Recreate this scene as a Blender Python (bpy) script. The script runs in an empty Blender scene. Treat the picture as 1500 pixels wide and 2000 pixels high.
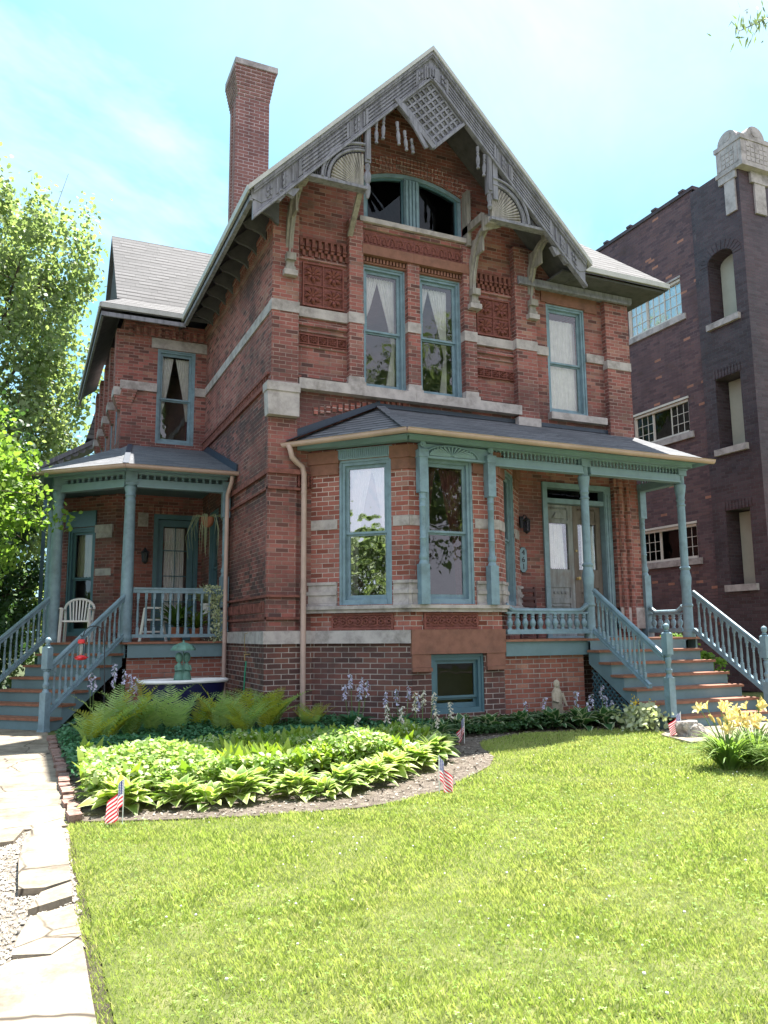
import bpy, math, random
import numpy as np
from math import sin, cos, pi, radians, sqrt, atan2, floor
from mathutils import Matrix, Vector, Euler
random.seed(7); np.random.seed(7)
S = bpy.context.scene
COL = S.collection
# ---------------------------------------------------------------- camera
cam = bpy.data.cameras.new('camera'); camo = bpy.data.objects.new('camera', cam); COL.objects.link(camo)
S.camera = camo
cam.sensor_fit = 'VERTICAL'; cam.sensor_height = 36.0; cam.lens = 1560/2000*36.0
cam.clip_start = 0.05; cam.clip_end = 3000
camo.matrix_world = Matrix.Translation((0, 0, 1.46)) @ Matrix.Rotation(-radians(24.2), 4, 'Z') @ Matrix.Rotation(pi/2+radians(8.6), 4, 'X') @ Matrix.Rotation(-radians(.5), 4, 'Z')
S.render.resolution_x = 768; S.render.resolution_y = 1024
# ---------------------------------------------------------------- light
SUNV = Vector((.30, .28, 1.0)).normalized()
SUN_EL = math.asin(SUNV.z); SUN_AZ = atan2(SUNV.x, SUNV.y)
sl = bpy.data.lights.new('sun', 'SUN'); sl.energy = 5.0; sl.angle = radians(.53); sl.color = (1.0, .955, .88)
so = bpy.data.objects.new('sun', sl); COL.objects.link(so)
so.rotation_euler = SUNV.to_track_quat('Z', 'Y').to_euler(); so.location = (20, 20, 60)
world = bpy.data.worlds.new('World'); S.world = world; world.use_nodes = True
S.view_settings.view_transform = 'Standard'; S.view_settings.look = 'None'
S.view_settings.gamma = 1.0; S.view_settings.exposure = 2.05
# ---------------------------------------------------------------- node helper
class NT:
    def __init__(s, tree): s.t = tree; s.nodes = tree.nodes; s.nodes.clear()
    def n(s, ty, ins=None, **pr):
        nd = s.nodes.new(ty)
        for k, v in pr.items(): setattr(nd, k, v)
        if ins:
            for k, v in ins.items():
                if v is None: continue
                if hasattr(v, 'is_linked') or hasattr(v, 'links'): s.t.links.new(v, nd.inputs[k])
                else:
                    i = nd.inputs[k]
                    if hasattr(i.default_value, '__len__') and hasattr(v, '__len__'):
                        v = list(v)
                        if len(i.default_value) == 4 and len(v) == 3: v.append(1)
                    i.default_value = v
        return nd
    def m(s, op, a, b=None, c=None, clamp=False):
        return s.n('ShaderNodeMath', {0: a, 1: b, 2: c}, operation=op, use_clamp=clamp).outputs[0]
    def vm(s, op, a, b=None):
        nd = s.n('ShaderNodeVectorMath', {0: a, 1: b}, operation=op)
        return nd.outputs['Value'] if op in ('DOT_PRODUCT', 'LENGTH', 'DISTANCE') else nd.outputs[0]
    def mix(s, f, a, b, bt='MIX'):
        return s.n('ShaderNodeMix', {0: f, 6: a, 7: b}, data_type='RGBA', blend_type=bt).outputs[2]
    def noise(s, v, sc, det=3, rough=.55, dist=0, col=False):
        nd = s.n('ShaderNodeTexNoise', {'Vector': v, 'Scale': sc, 'Detail': det, 'Roughness': rough, 'Distortion': dist})
        return nd.outputs[1 if col else 0]
    def ramp(s, f, stops, interp='LINEAR'):
        nd = s.n('ShaderNodeValToRGB', {0: f}); cr = nd.color_ramp; cr.interpolation = interp
        while len(cr.elements) > 1: cr.elements.remove(cr.elements[-1])
        for i, (p, c) in enumerate(stops):
            if not hasattr(c, '__len__'): c = (c, c, c)
            e = cr.elements[0] if i == 0 else cr.elements.new(p)
            e.position = p; e.color = (*c[:3], 1)
        return nd.outputs[0]
    def mr(s, v, a, b, c=0., d=1.):
        return s.n('ShaderNodeMapRange', {0: v, 1: a, 2: b, 3: c, 4: d}).outputs[0]
    def xyz(s, x, y, z=0.): return s.n('ShaderNodeCombineXYZ', {0: x, 1: y, 2: z}).outputs[0]
    def out(s, sh): s.n('ShaderNodeOutputMaterial', {'Surface': sh})
    def pos(s): return s.n('ShaderNodeNewGeometry').outputs['Position']
    def obj(s): return s.n('ShaderNodeTexCoord').outputs['Object']
    def isl(s): return s.n('ShaderNodeNewGeometry').outputs['Random Per Island']
    def bump(s, h, st=.5, d=.01): return s.n('ShaderNodeBump', {'Height': h, 'Strength': st, 'Distance': d}).outputs[0]
    def pbr(s, c, r=.8, nrm=None, spec=.3, metal=0., **k):
        d = {'Base Color': c, 'Roughness': r, 'Normal': nrm, 'Specular IOR Level': spec, 'Metallic': metal}; d.update(k)
        return s.n('ShaderNodeBsdfPrincipled', d).outputs[0]
def mat(name):
    m = bpy.data.materials.new(name); m.use_nodes = True; return m, NT(m.node_tree)
# sky
w = NT(world.node_tree)
sky = w.n('ShaderNodeTexSky', sky_type='NISHITA', sun_disc=False, sun_elevation=SUN_EL, sun_rotation=SUN_AZ, air_density=1.0, dust_density=1.6, ozone_density=1.0)
dirv = w.n('ShaderNodeTexCoord').outputs['Generated']
mp = w.n('ShaderNodeMapping', {'Vector': dirv, 'Rotation': (.5, .3, .9), 'Scale': (1.0, 2.6, 1.3)}).outputs[0]
cl = w.noise(mp, 2.1, 6, .6, .5)
cl2 = w.noise(dirv, 1.3, 3, .5)
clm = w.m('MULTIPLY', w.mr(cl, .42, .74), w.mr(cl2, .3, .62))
cyan = w.mix(.10, (.52, 1.6, 2.15, 1), sky.outputs[0])
dz = w.n('ShaderNodeSeparateXYZ', {0: dirv})
back = w.m('MULTIPLY', w.mr(dz.outputs[1], .15, -.45), w.mr(w.noise(dirv, 2.6, 5, .6), .35, .5, .55, 1.))  # cloud bank added behind the camera to lift fill on the shaded facade
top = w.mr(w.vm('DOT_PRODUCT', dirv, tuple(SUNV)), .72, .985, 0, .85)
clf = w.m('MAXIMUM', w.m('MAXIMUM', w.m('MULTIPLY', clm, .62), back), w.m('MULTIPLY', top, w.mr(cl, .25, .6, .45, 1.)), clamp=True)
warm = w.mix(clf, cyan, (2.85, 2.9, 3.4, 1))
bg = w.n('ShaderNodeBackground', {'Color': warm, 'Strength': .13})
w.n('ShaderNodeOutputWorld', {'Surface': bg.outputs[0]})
# ---------------------------------------------------------------- materials
def frame_uv(t):
    g = t.n('ShaderNodeNewGeometry'); N = g.outputs['True Normal']; P = g.outputs['Position']
    T = t.vm('NORMALIZE', t.vm('CROSS_PRODUCT', (0, 0, 1), N)); B = t.vm('CROSS_PRODUCT', N, T)
    return P, t.vm('DOT_PRODUCT', P, T), t.vm('DOT_PRODUCT', P, B)
def brick_mat(name, h, wd, mt, pal, mortar, soot=.3, sootcol=(.04, .032, .034), rough=.85, bmp=.6, zones=()):
    m, t = mat(name); P, u, v = frame_uv(t)
    wob = t.noise(P, 9, 2)
    v2 = t.m('ADD', v, t.m('MULTIPLY', wob, .008)); row = t.m('FLOOR', t.m('DIVIDE', v2, h))
    cu = t.m('ADD', t.m('DIVIDE', t.m('ADD', u, t.m('MULTIPLY', t.noise(P, 14, 2), .008)), wd), t.m('MULTIPLY', t.m('MODULO', t.m('ABSOLUTE', row), 2.), .5))
    colm = t.m('FLOOR', cu); fu = t.m('MULTIPLY', t.m('FRACT', cu), wd); fv = t.m('MULTIPLY', t.m('FRACT', t.m('DIVIDE', v2, h)), h)
    e = t.m('MINIMUM', fu, fv); mk = t.mr(e, mt*.65, mt*1.15)
    wn = t.n('ShaderNodeTexWhiteNoise', {'Vector': t.xyz(colm, row, 0)}, noise_dimensions='3D')
    r = wn.outputs['Value']
    c = t.ramp(r, pal)
    c = t.mix(t.mr(t.noise(P, 40, 4), .3, .8, 0, .45), c, (.16, .07, .05, 1))
    big = t.noise(P, .55, 5, .62); sm = t.mr(t.m('ADD', big, t.m('MULTIPLY', t.m('SUBTRACT', r, .5), .16)), .62-.3*soot, .80-.3*soot)
    z = t.n('ShaderNodeSeparateXYZ', {0: P}).outputs[2]
    for (zc, hw, st) in zones:
        q = t.m('MULTIPLY', t.mr(t.m('ABSOLUTE', t.m('SUBTRACT', z, zc)), hw, hw*.25), st)
        q = t.m('MULTIPLY', q, t.mr(t.m('ADD', t.noise(P, 1.6, 5), t.m('MULTIPLY', t.m('SUBTRACT', r, .5), .45)), .36, .56))
        sm = t.m('MAXIMUM', sm, q)
    sm = t.m('MULTIPLY', sm, min(1, soot*1.0+.45))
    c = t.mix(sm, c, sootcol)
    stk = t.m('MULTIPLY', t.mr(t.noise(t.n('ShaderNodeMapping', {'Vector': P, 'Scale': (2.6, 2.6, .22)}).outputs[0], 1.6, 5, .65), .54, .74), t.mr(t.noise(P, .8, 3), .35, .6, .1, .5))
    c = t.mix(t.mr(t.noise(P, .9, 4, .6), .38, .66, 0, .14), c, (.27, .13, .125, 1)); c = t.mix(stk, c, sootcol)
    mc = t.mix(t.mr(t.noise(P, 2.2, 4), .35, .7), mortar, tuple(x*.5 for x in mortar))
    mc = t.mix(t.m('MULTIPLY', sm, .6), mc, sootcol)
    c = t.mix(mk, mc, c)
    # pale efflorescence streaks
    c = t.mix(t.mr(t.noise(t.n('ShaderNodeMapping', {'Vector': P, 'Scale': (1, 1, .35)}).outputs[0], 2.3, 6, .7), .66, .85, 0, .28), c, (.42, .36, .33, 1))
    hgt = t.m('ADD', t.m('MULTIPLY', mk, .7), t.m('ADD', t.m('MULTIPLY', t.noise(P, 60, 3), .25), t.m('MULTIPLY', r, .25)))
    t.out(t.pbr(c, rough, t.bump(hgt, bmp, .012), .2)); return m
RED = [(0, (.09, .045, .043)), (.18, (.19, .073, .066)), (.4, (.29, .10, .088)), (.7, (.36, .13, .112)), (.86, (.33, .16, .135)), (.93, (.40, .21, .16)), (1, (.10, .05, .05))]
DRK = [(0, (.04, .028, .03)), (.35, (.085, .048, .045)), (.6, (.18, .072, .058)), (.8, (.07, .045, .045)), (1, (.28, .125, .09))]
ROSE = [(0, (.24, .09, .07)), (.4, (.34, .13, .09)), (.7, (.27, .085, .06)), (1, (.42, .22, .16))]
NB1 = [(0, (.06, .048, .065)), (.5, (.11, .078, .092)), (.85, (.145, .095, .105)), (.98, (.12, .08, .085)), (.985, (.42, .20, .14)), (1, (.42, .20, .14))]
NB2 = [(0, (.022, .022, .032)), (.5, (.036, .036, .052)), (1, (.06, .055, .07))]
MB_main = brick_mat('red_brick', .0685, .212, .011, RED, (.37, .26, .235), .25, zones=((5.35, .9, 1.), (1.9, .9, 1.), (3.7, .8, .9)))
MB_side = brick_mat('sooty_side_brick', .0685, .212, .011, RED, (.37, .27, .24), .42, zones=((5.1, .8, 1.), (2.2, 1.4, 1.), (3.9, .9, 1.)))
MB_pil = brick_mat('pilaster_brick', .0685, .212, .012, RED, (.42, .31, .28), .25, zones=((5.8, .6, .8),))
MB_bay = brick_mat('bay_brick', .078, .212, .013, [(0, (.15, .045, .032)), (.3, (.29, .095, .075)), (.7, (.38, .14, .115)), (1, (.33, .18, .15))], (.54, .45, .42), .22)
MB_fnd = brick_mat('foundation_brick', .083, .24, .014, DRK, (.46, .40, .37), .3)
MB_pf = brick_mat('porch_base_brick', .078, .225, .016, ROSE, (.40, .34, .31), .1)
MB_ch = brick_mat('chimney_brick', .075, .22, .013, [(0, (.19, .09, .085)), (.5, (.28, .135, .12)), (1, (.24, .11, .10))], (.52, .46, .45), .1)
MB_n1 = brick_mat('apartment_brick', .083, .25, .015, NB1, (.15, .115, .12), .2)
MB_n2 = brick_mat('glazed_dark_brick', .083, .25, .012, NB2, (.09, .085, .09), .1, rough=.45)
def simple(name, c, rough=.7, spec=.3, var=.15, sc=6, bmp=.15, streak=False, dirt=None, metal=0., bd=.005):
    m, t = mat(name); P = t.pos()
    if streak: P = t.n('ShaderNodeMapping', {'Vector': P, 'Scale': (1, 1, .12)}).outputs[0]
    n1 = t.noise(P, sc, 5, .65); c2 = tuple(min(1, x*(1-2.2*var)) for x in c); c3 = tuple(min(1, x*(1+var)) for x in c)
    col = t.ramp(n1, [(.3, c2), (.55, c), (.8, c3)])
    if dirt: col = t.mix(t.mr(t.noise(t.pos(), 2.3, 6, .7), .5, .72, 0, dirt[1]), col, dirt[0])
    t.out(t.pbr(col, rough, t.bump(t.noise(P, sc*6, 4), bmp, bd), spec, metal)); return m
M_teal = simple('teal_paint', (.185, .28, .335), .5, .4, .12, 7, .2, dirt=((.10, .145, .15), .55))
M_teal2 = simple('light_teal_paint', (.205, .315, .37), .40, .45, .06, 3, .1, dirt=((.12, .17, .16), .3))
M_tealdk = simple('dark_teal_paint', (.075, .155, .19), .45, .4, .08, 3)
M_stone = simple('limestone', (.43, .39, .38), .85, .2, .16, 5, .4, dirt=((.17, .15, .14), .9))
M_brown = simple('brownstone', (.235, .115, .085), .85, .2, .12, 7, .4, dirt=((.13, .08, .065), .7))
M_wood = simple('weathered_wood', (.235, .235, .265), .85, .2, .22, 14, .5, streak=True, dirt=((.16, .15, .145), .6))
M_wood2 = simple('peeling_bracket_wood', (.31, .29, .265), .85, .2, .25, 12, .5, streak=True, dirt=((.20, .16, .13), .6))
M_fascia = simple('pale_fascia_paint', (.46, .46, .44), .6, .3, .08, 6, .1)
M_soffit = simple('dark_soffit_wood', (.10, .10, .105), .8, .2, .15, 5, .3)
M_copper = simple('copper_gutter', (.45, .325, .28), .5, .5, .10, 2.5, .1, dirt=((.30, .20, .16), .4))
M_tread = simple('stained_cedar', (.27, .125, .08), .6, .3, .16, 9, .3, dirt=((.22, .10, .06), .4))
M_riser = simple('grey_teal_riser', (.135, .215, .24), .5, .35, .06, 4, .1)
M_doorw = simple('weathered_door_wood', (.25, .265, .275), .75, .25, .22, 10, .4, streak=True, dirt=((.16, .11, .085), .7))
M_black = simple('black_iron', (.022, .024, .03), .5, .4, .1, 8)
M_white = simple('white_enamel', (.80, .81, .80), .3, .5, .04, 4, .03)
M_plastic = simple('white_plastic', (.72, .71, .70), .45, .4, .05, 4, .03)
M_navy = simple('navy_paint', (.006, .007, .055), .4, .4, .08, 4)
M_verd = simple('verdigris_bronze', (.125, .265, .215), .6, .4, .18, 9, .3, dirt=((.06, .11, .09), .5))
M_conc = simple('statue_concrete', (.42, .37, .29), .9, .1, .15, 12, .4)
M_red = simple('red_plastic', (.62, .03, .04), .3, .5, .05, 4)
M_redb = simple('red_wood_chair', (.065, .022, .02), .5, .3, .15, 9)
M_flash_shade = simple('flashing_shade', (.035, .05, .075), .5, .4, .1, 5)
M_curt = simple('white_curtain', (.82, .82, .80), .9, .1, .06, 9, .1)
M_curtb = simple('burgundy_curtain', (.17, .06, .065), .9, .1, .15, 9, .1)
M_bark = simple('bark', (.12, .095, .075), .95, .1, .25, 9, .9, bd=.03)
M_stem = simple('green_stem', (.12, .20, .06), .6, .3, .1, 8)
M_hose = simple('green_hose', (.02, .22, .12), .45, .4, .05, 8)
M_metal = simple('brushed_metal', (.45, .43, .38), .4, .5, .1, 8, metal=.7)
M_brass = simple('tarnished_brass', (.35, .26, .12), .4, .5, .1, 8, metal=.8)
M_pot = simple('clay_pot', (.35, .14, .08), .8, .2, .1, 6)
M_pave = simple('pale_mortar', (.45, .42, .37), .9, .1, .1, 8)
M_room = simple('room_plaster', (.20, .17, .15), .9, .1, .1, 2)
M_cream = simple('cream_board', (.42, .43, .36), .8, .2, .05, 3)
M_nframe = simple('cream_window_frame', (.62, .58, .52), .5, .3, .05, 5)
M_rock = simple('grey_fieldstone', (.40, .36, .33), .9, .2, .3, 8, .8, bd=.02, dirt=((.16, .12, .11), .7))
def terra():
    m, t = mat('carved_terracotta'); P, u, v = frame_uv(t)
    vec = t.xyz(u, v, 0); vr = t.n('ShaderNodeTexVoronoi', {'Vector': vec, 'Scale': 9.5}, feature='SMOOTH_F1').outputs[0]
    wv = t.n('ShaderNodeTexWave', {'Vector': vec, 'Scale': 5.5, 'Distortion': 7, 'Detail': 1.5}, wave_type='RINGS').outputs[1]
    hh = t.m('ADD', t.m('MULTIPLY', vr, 1.3), t.m('MULTIPLY', wv, .6))
    c = t.ramp(t.noise(P, 12, 3), [(.3, (.14, .055, .048)), (.7, (.23, .085, .072))])
    t.out(t.pbr(c, .8, t.bump(hh, .6, .03), .2)); return m
M_brk = simple('corbel_brick', (.21, .085, .07), .85, .2, .25, 9, .4)
M_terra = terra()
M_terra2 = simple('terracotta', (.22, .082, .068), .8, .2, .15, 12, .3)
def shingle(name, lo, hi, ch=.14):
    m, t = mat(name); P, u, v = frame_uv(t)
    v2 = t.m('ADD', v, t.m('MULTIPLY', t.noise(P, 3, 2), .02)); row = t.m('FLOOR', t.m('DIVIDE', v2, ch)); wn0 = t.n('ShaderNodeTexWhiteNoise', {'Vector': t.xyz(row, 3, 1)}).outputs[0]
    cu = t.m('ADD', t.m('DIVIDE', u, .30), t.m('MULTIPLY', wn0, 3.)); col = t.m('FLOOR', cu)
    wn = t.n('ShaderNodeTexWhiteNoise', {'Vector': t.xyz(col, row, 0)}).outputs[0]
    fv = t.m('FRACT', t.m('DIVIDE', v2, ch)); fu = t.m('FRACT', cu)
    ln = t.mr(fv, t.m('MULTIPLY', wn, .2), t.m('ADD', .20, t.m('MULTIPLY', wn, .25)), 0, 1); ln2 = t.mr(fu, .0, .04, .5, 1)
    c = t.mix(t.m('ADD', t.m('MULTIPLY', wn, .6), t.m('MULTIPLY', t.noise(P, 130, 2), .4)), lo, hi)
    c = t.mix(t.mr(t.noise(P, 1.1, 5), .5, .75, 0, .35), c, tuple(x*.6 for x in lo))
    c = t.mix(t.m('MULTIPLY', ln, ln2), tuple(x*.22 for x in lo), c)
    hh = t.m('SUBTRACT', 1., fv)
    t.out(t.pbr(c, .9, t.bump(t.m('ADD', hh, t.m('MULTIPLY', wn, .4)), .7, .02), .2)); return m
M_shL = shingle('grey_shingles', (.08, .08, .083), (.155, .153, .158), .16)
M_shD = shingle('porch_shingles', (.085, .09, .10), (.215, .22, .235), .14)
def glass(name, fac=.22, tint=(1, 1, 1), wav=.02, k=1.):
    m, t = mat(name); P = t.pos()
    nb = t.bump(t.noise(P, 2.2, 2), 1., wav)
    lw = t.n('ShaderNodeFresnel', {'IOR': 1.5, 'Normal': nb}).outputs[0]
    f = t.m('ADD', t.m('MULTIPLY', lw, k), fac, clamp=True)
    gl = t.n('ShaderNodeBsdfGlossy', {'Color': (1, 1, 1, 1), 'Roughness': .015, 'Normal': nb}).outputs[0]
    tr = t.n('ShaderNodeBsdfTransparent', {'Color': (*[x*.8 for x in tint], 1)}).outputs[0]
    t.out(t.n('ShaderNodeMixShader', {0: f, 1: tr, 2: gl}).outputs[0]); return m
M_glass = glass('window_glass', .05, (1.18, 1.18, 1.18), wav=.004); M_glassR = glass('reflective_glass', .36, wav=.012)
M_glassA = glass('attic_glass', .0, (.5, .55, .6), wav=.001, k=.6)
M_glassD = glass('dark_glass', .0, (.35, .4, .45), wav=.004, k=.4)
def leafmat(name, c1, c2, trans=.4, tc=None, rough=.5, spec=.35, margin=None, patch=None, dry=None):
    m, t = mat(name)
    r = t.isl(); c = t.mix(r, c1, c2)
    c = t.mix(t.mr(t.noise(t.pos(), 1.3, 3), .35, .7, 0, .4), c, tuple(x*.72 for x in c1))
    if dry:
        c = t.mix(t.m('MULTIPLY', t.mr(t.noise(t.pos(), 1.1, 6, .7), .46, .68), dry[1]), c, dry[0])
        c = t.mix(t.m('MULTIPLY', t.mr(t.noise(t.pos(), 7.5, 5, .7), .46, .66), .6), c, tuple(x*.5 for x in c1))
    if patch: c = t.mix(t.m('MULTIPLY', t.m('GREATER_THAN', r, 1-patch[1]), 1.), c, patch[0])
    if margin:
        uv = t.n('ShaderNodeSeparateXYZ', {0: t.n('ShaderNodeTexCoord').outputs['UV']})
        e = t.m('ADD', t.m('ABSOLUTE', t.m('SUBTRACT', uv.outputs[1], .5)), t.m('MULTIPLY', t.noise(t.pos(), 25, 2), .12))
        c = t.mix(t.mr(e, .40, .47), c, margin)
    c = t.mix(t.m('MULTIPLY', t.n('ShaderNodeObjectInfo').outputs['Random'], .38), c, tuple(x*y for x, y in zip(c1, (.62, .72, .7))))
    d = t.pbr(c, rough, None, spec)
    tcol = t.mix(.5, t.mix(1., c, tc or (1.9, 2.0, .7, 1), 'MULTIPLY'), c)
    tl = t.n('ShaderNodeBsdfTranslucent', {'Color': tcol}).outputs[0]
    t.out(t.n('ShaderNodeMixShader', {0: trans, 1: d, 2: tl}).outputs[0]); return m
L_maple = leafmat('maple_leaves', (.17, .235, .115), (.28, .34, .165), .52)
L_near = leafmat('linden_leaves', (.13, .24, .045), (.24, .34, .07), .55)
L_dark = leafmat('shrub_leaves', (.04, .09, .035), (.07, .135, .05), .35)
L_pachy = leafmat('pachysandra_leaves', (.045, .15, .075), (.085, .22, .10), .22, rough=.35)
L_euon = leafmat('euonymus_leaves', (.20, .33, .07), (.42, .50, .16), .42, patch=((.62, .64, .42), .35))
L_lily = leafmat('lily_leaves', (.16, .26, .03), (.30, .36, .05), .4)
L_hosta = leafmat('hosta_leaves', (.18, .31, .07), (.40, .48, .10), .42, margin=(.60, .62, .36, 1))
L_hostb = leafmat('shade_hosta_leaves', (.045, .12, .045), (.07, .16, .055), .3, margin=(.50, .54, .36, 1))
L_hostg = leafmat('blue_hosta_leaves', (.06, .13, .10), (.09, .17, .12), .25)
L_fern = leafmat('fern_fronds', (.28, .41, .15), (.42, .52, .21), .45)
L_ferny = leafmat('yellow_fern_fronds', (.30, .33, .05), (.50, .46, .07), .5)
L_day = leafmat('daylily_leaves', (.16, .28, .06), (.30, .38, .12), .4)
L_petal = leafmat('orange_petals', (.90, .72, .26), (.93, .80, .50), .4, tc=(1.2, 1.1, .8, 1))
L_ypet = leafmat('yellow_petals', (.75, .52, .04), (.8, .6, .06), .4, tc=(1.2, 1.1, .8, 1))
L_wpet = leafmat('lilac_white_petals', (.62, .58, .78), (.80, .78, .88), .35, tc=(1, 1, 1.1, 1))
L_cpet = leafmat('cream_petals', (.74, .66, .56), (.84, .78, .70), .35, tc=(1, 1, 1, 1))
L_grass = leafmat('grass_blades', (.345, .425, .10), (.51, .565, .22), .40, tc=(1.65, 1.75, .85, 1), patch=((.55, .50, .28), .12), dry=((.55, .52, .25, 1), .65), rough=.6, spec=.2)
L_clov = leafmat('clover_leaves', (.16, .30, .05), (.26, .38, .08), .35)
L_palm = leafmat('palm_leaves', (.06, .14, .03), (.16, .24, .05), .35)
L_twig = leafmat('narrow_tree_leaves', (.13, .18, .10), (.22, .26, .14), .5)
# ---------------------------------------------------------------- mesh helper
SPLIT = {"sash_", 'brick_base', 'corbel_table', 'brick_string_course', 'deck_fascia', 'sill_course', 'water_table', 'soffit', 'column_plinth', 'stone_inset', 'inner_wall', 'room_and_light_blocks', 'rear_post', 'wall_vents', 'brownstone_block', 'brick_roll_moulding', 'foundation', 'scroll', 'flashing_shade_strip', 'front_wall', 'broken_moulding', 'outrigger', 'flat_roof', 'porch_roof', 'gable_post', 'carved_blocks', 'strap', 'door_frame', 'rear_porch_roof', 'bracket_block', 'front_staircase', 'side_staircase', 'handrail', 'capital_block', 'ridge_caps', 'soldier_lintel', 'claw_foot'}
class MB:
    def __init__(s): s.v = []; s.f = []
    def add(s, vs, fs): b = len(s.v); s.v += [tuple(p) for p in vs]; s.f += [tuple(b+i for i in f) for f in fs]; return s
    def box(s, x0, x1, y0, y1, z0, z1):
        return s.add([(x0, y0, z0), (x1, y0, z0), (x1, y1, z0), (x0, y1, z0), (x0, y0, z1), (x1, y0, z1), (x1, y1, z1), (x0, y1, z1)],
                     [(3, 2, 1, 0), (4, 5, 6, 7), (0, 1, 5, 4), (1, 2, 6, 5), (2, 3, 7, 6), (3, 0, 4, 7)])
    def wb(s, W, u0, u1, o0, o1, z0, z1):      # box in wall coordinates (u along, o outward, z up)
        P = [W(u, o, z) for z in (z0, z1) for (u, o) in ((u0, o1), (u1, o1), (u1, o0), (u0, o0))]
        return s.add(P, [(3, 2, 1, 0), (4, 5, 6, 7), (0, 1, 5, 4), (1, 2, 6, 5), (2, 3, 7, 6), (3, 0, 4, 7)])
    def prism(s, pts, d):                       # closed prism: polygon pts (3D) swept by d
        n = len(pts); d = Vector(d); A = [Vector(p) for p in pts]; Bv = [p+d for p in A]
        return s.add(A+Bv, [tuple(range(n-1, -1, -1)), tuple(range(n, 2*n))]+[(i, (i+1) % n, n+(i+1) % n, n+i) for i in range(n)])
    def wprism(s, W, poly, o0, o1):             # polygon of (u,z) between two offsets
        A = [Vector(W(u, o0, z)) for u, z in poly]; d = Vector(W(0, o1, 0))-Vector(W(0, o0, 0)); return s.prism(A, d)
    def tube(s, path, r, n=8, cap=True):
        P = [Vector(p) for p in path]; R = r if hasattr(r, '__len__') else [r]*len(P); b = len(s.v); prev = None
        for i, p in enumerate(P):
            t = (P[min(i+1, len(P)-1)]-P[max(i-1, 0)]).normalized()
            a = Vector((0, 0, 1)) if abs(t.z) < .95 else Vector((1, 0, 0))
            if prev is not None: a = prev
            x = (a - t*a.dot(t)).normalized(); y = t.cross(x); prev = x
            for k in range(n):
                q = p+(x*cos(2*pi*k/n)+y*sin(2*pi*k/n))*R[i]; s.v.append(tuple(q))
        for i in range(len(P)-1):
            for k in range(n): s.f.append((b+i*n+k, b+i*n+(k+1) % n, b+(i+1)*n+(k+1) % n, b+(i+1)*n+k))
        if cap: s.f.append(tuple(b+k for k in range(n-1, -1, -1))); s.f.append(tuple(b+(len(P)-1)*n+k for k in range(n)))
        return s
    def lathe(s, prof, c=(0, 0, 0), n=12, sx=1, sy=1, ph=0):
        b = len(s.v)
        for r, z in prof:
            for k in range(n):
                a = 2*pi*k/n+ph; s.v.append((c[0]+r*cos(a)*sx, c[1]+r*sin(a)*sy, c[2]+z))
        for i in range(len(prof)-1):
            for k in range(n): s.f.append((b+i*n+k, b+i*n+(k+1) % n, b+(i+1)*n+(k+1) % n, b+(i+1)*n+k))
        s.f.append(tuple(b+k for k in range(n-1, -1, -1))); s.f.append(tuple(b+(len(prof)-1)*n+k for k in range(n)))
        return s
    def sq(s, h, z0, z1, c=(0, 0), h2=None):
        return s.lathe([(h*sqrt(2), z0), ((h2 or h)*sqrt(2), z1)], (c[0], c[1], 0), 4, ph=pi/4)
    def bar(s, p, q, w, h, up=(0, 0, 1)):
        p = Vector(p); q = Vector(q); t = (q-p).normalized(); up = Vector(up); x = t.cross(up).normalized(); y = x.cross(t)
        P = [a+x*i*w/2+y*j*h/2 for a in (p, q) for (i, j) in ((-1, -1), (1, -1), (1, 1), (-1, 1))]
        return s.add(P, [(3, 2, 1, 0), (4, 5, 6, 7), (0, 1, 5, 4), (1, 2, 6, 5), (2, 3, 7, 6), (3, 0, 4, 7)])
    def mesh(s, name, m, smooth=False):
        me = bpy.data.meshes.new(name); me.from_pydata(s.v, [], s.f); me.update()
        if m: me.materials.append(m)
        if smooth:
            me.polygons.foreach_set('use_smooth', [True]*len(me.polygons))
            try: me.set_sharp_from_angle(angle=radians(40))
            except Exception: pass
        return me
    def clusters(s, pad=.06):
        n = len(s.v); p = list(range(n))
        def fd(i):
            while p[i] != i: p[i] = p[p[i]]; i = p[i]
            return i
        for f in s.f:
            for a in f[1:]: p[fd(a)] = fd(f[0])
        isl = {}
        for i in range(n): isl.setdefault(fd(i), []).append(i)
        K = list(isl); A = np.array(s.v); lo = np.array([A[isl[k]].min(0) for k in K])-pad; hi = np.array([A[isl[k]].max(0) for k in K])+pad; q = list(range(len(K)))
        def fq(i):
            while q[i] != i: q[i] = q[q[i]]; i = q[i]
            return i
        for i in range(len(K)):
            for j in np.nonzero(((lo[i] < hi) & (hi[i] > lo)).all(1))[0]:
                if j > i: q[fq(int(j))] = fq(i)
        cl = {}
        for i, k in enumerate(K): cl.setdefault(fq(i), []).extend(isl[k])
        out = []
        for c in cl.values():
            mp = {v: i for i, v in enumerate(c)}; b = MB(); b.v = [s.v[v] for v in c]; b.f = [tuple(mp[v] for v in f) for f in s.f if f[0] in mp]; out.append(b)
        return sorted(out, key=lambda b: -len(b.v))
    def build(s, name, m, parent=None, smooth=False, **k):
        if name in SPLIT:
            r = None
            for b in s.clusters():
                o = obj(name, b.mesh(name, m, smooth), parent, **k); r = r or o
            return r
        return obj(name, s.mesh(name, m, smooth), parent, **k)
def winv(o):
    Mx = o.matrix_basis.copy(); p = o
    while p.parent: Mx = p.parent.matrix_basis @ p.matrix_parent_inverse @ Mx; p = p.parent
    return Mx.inverted()
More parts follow.
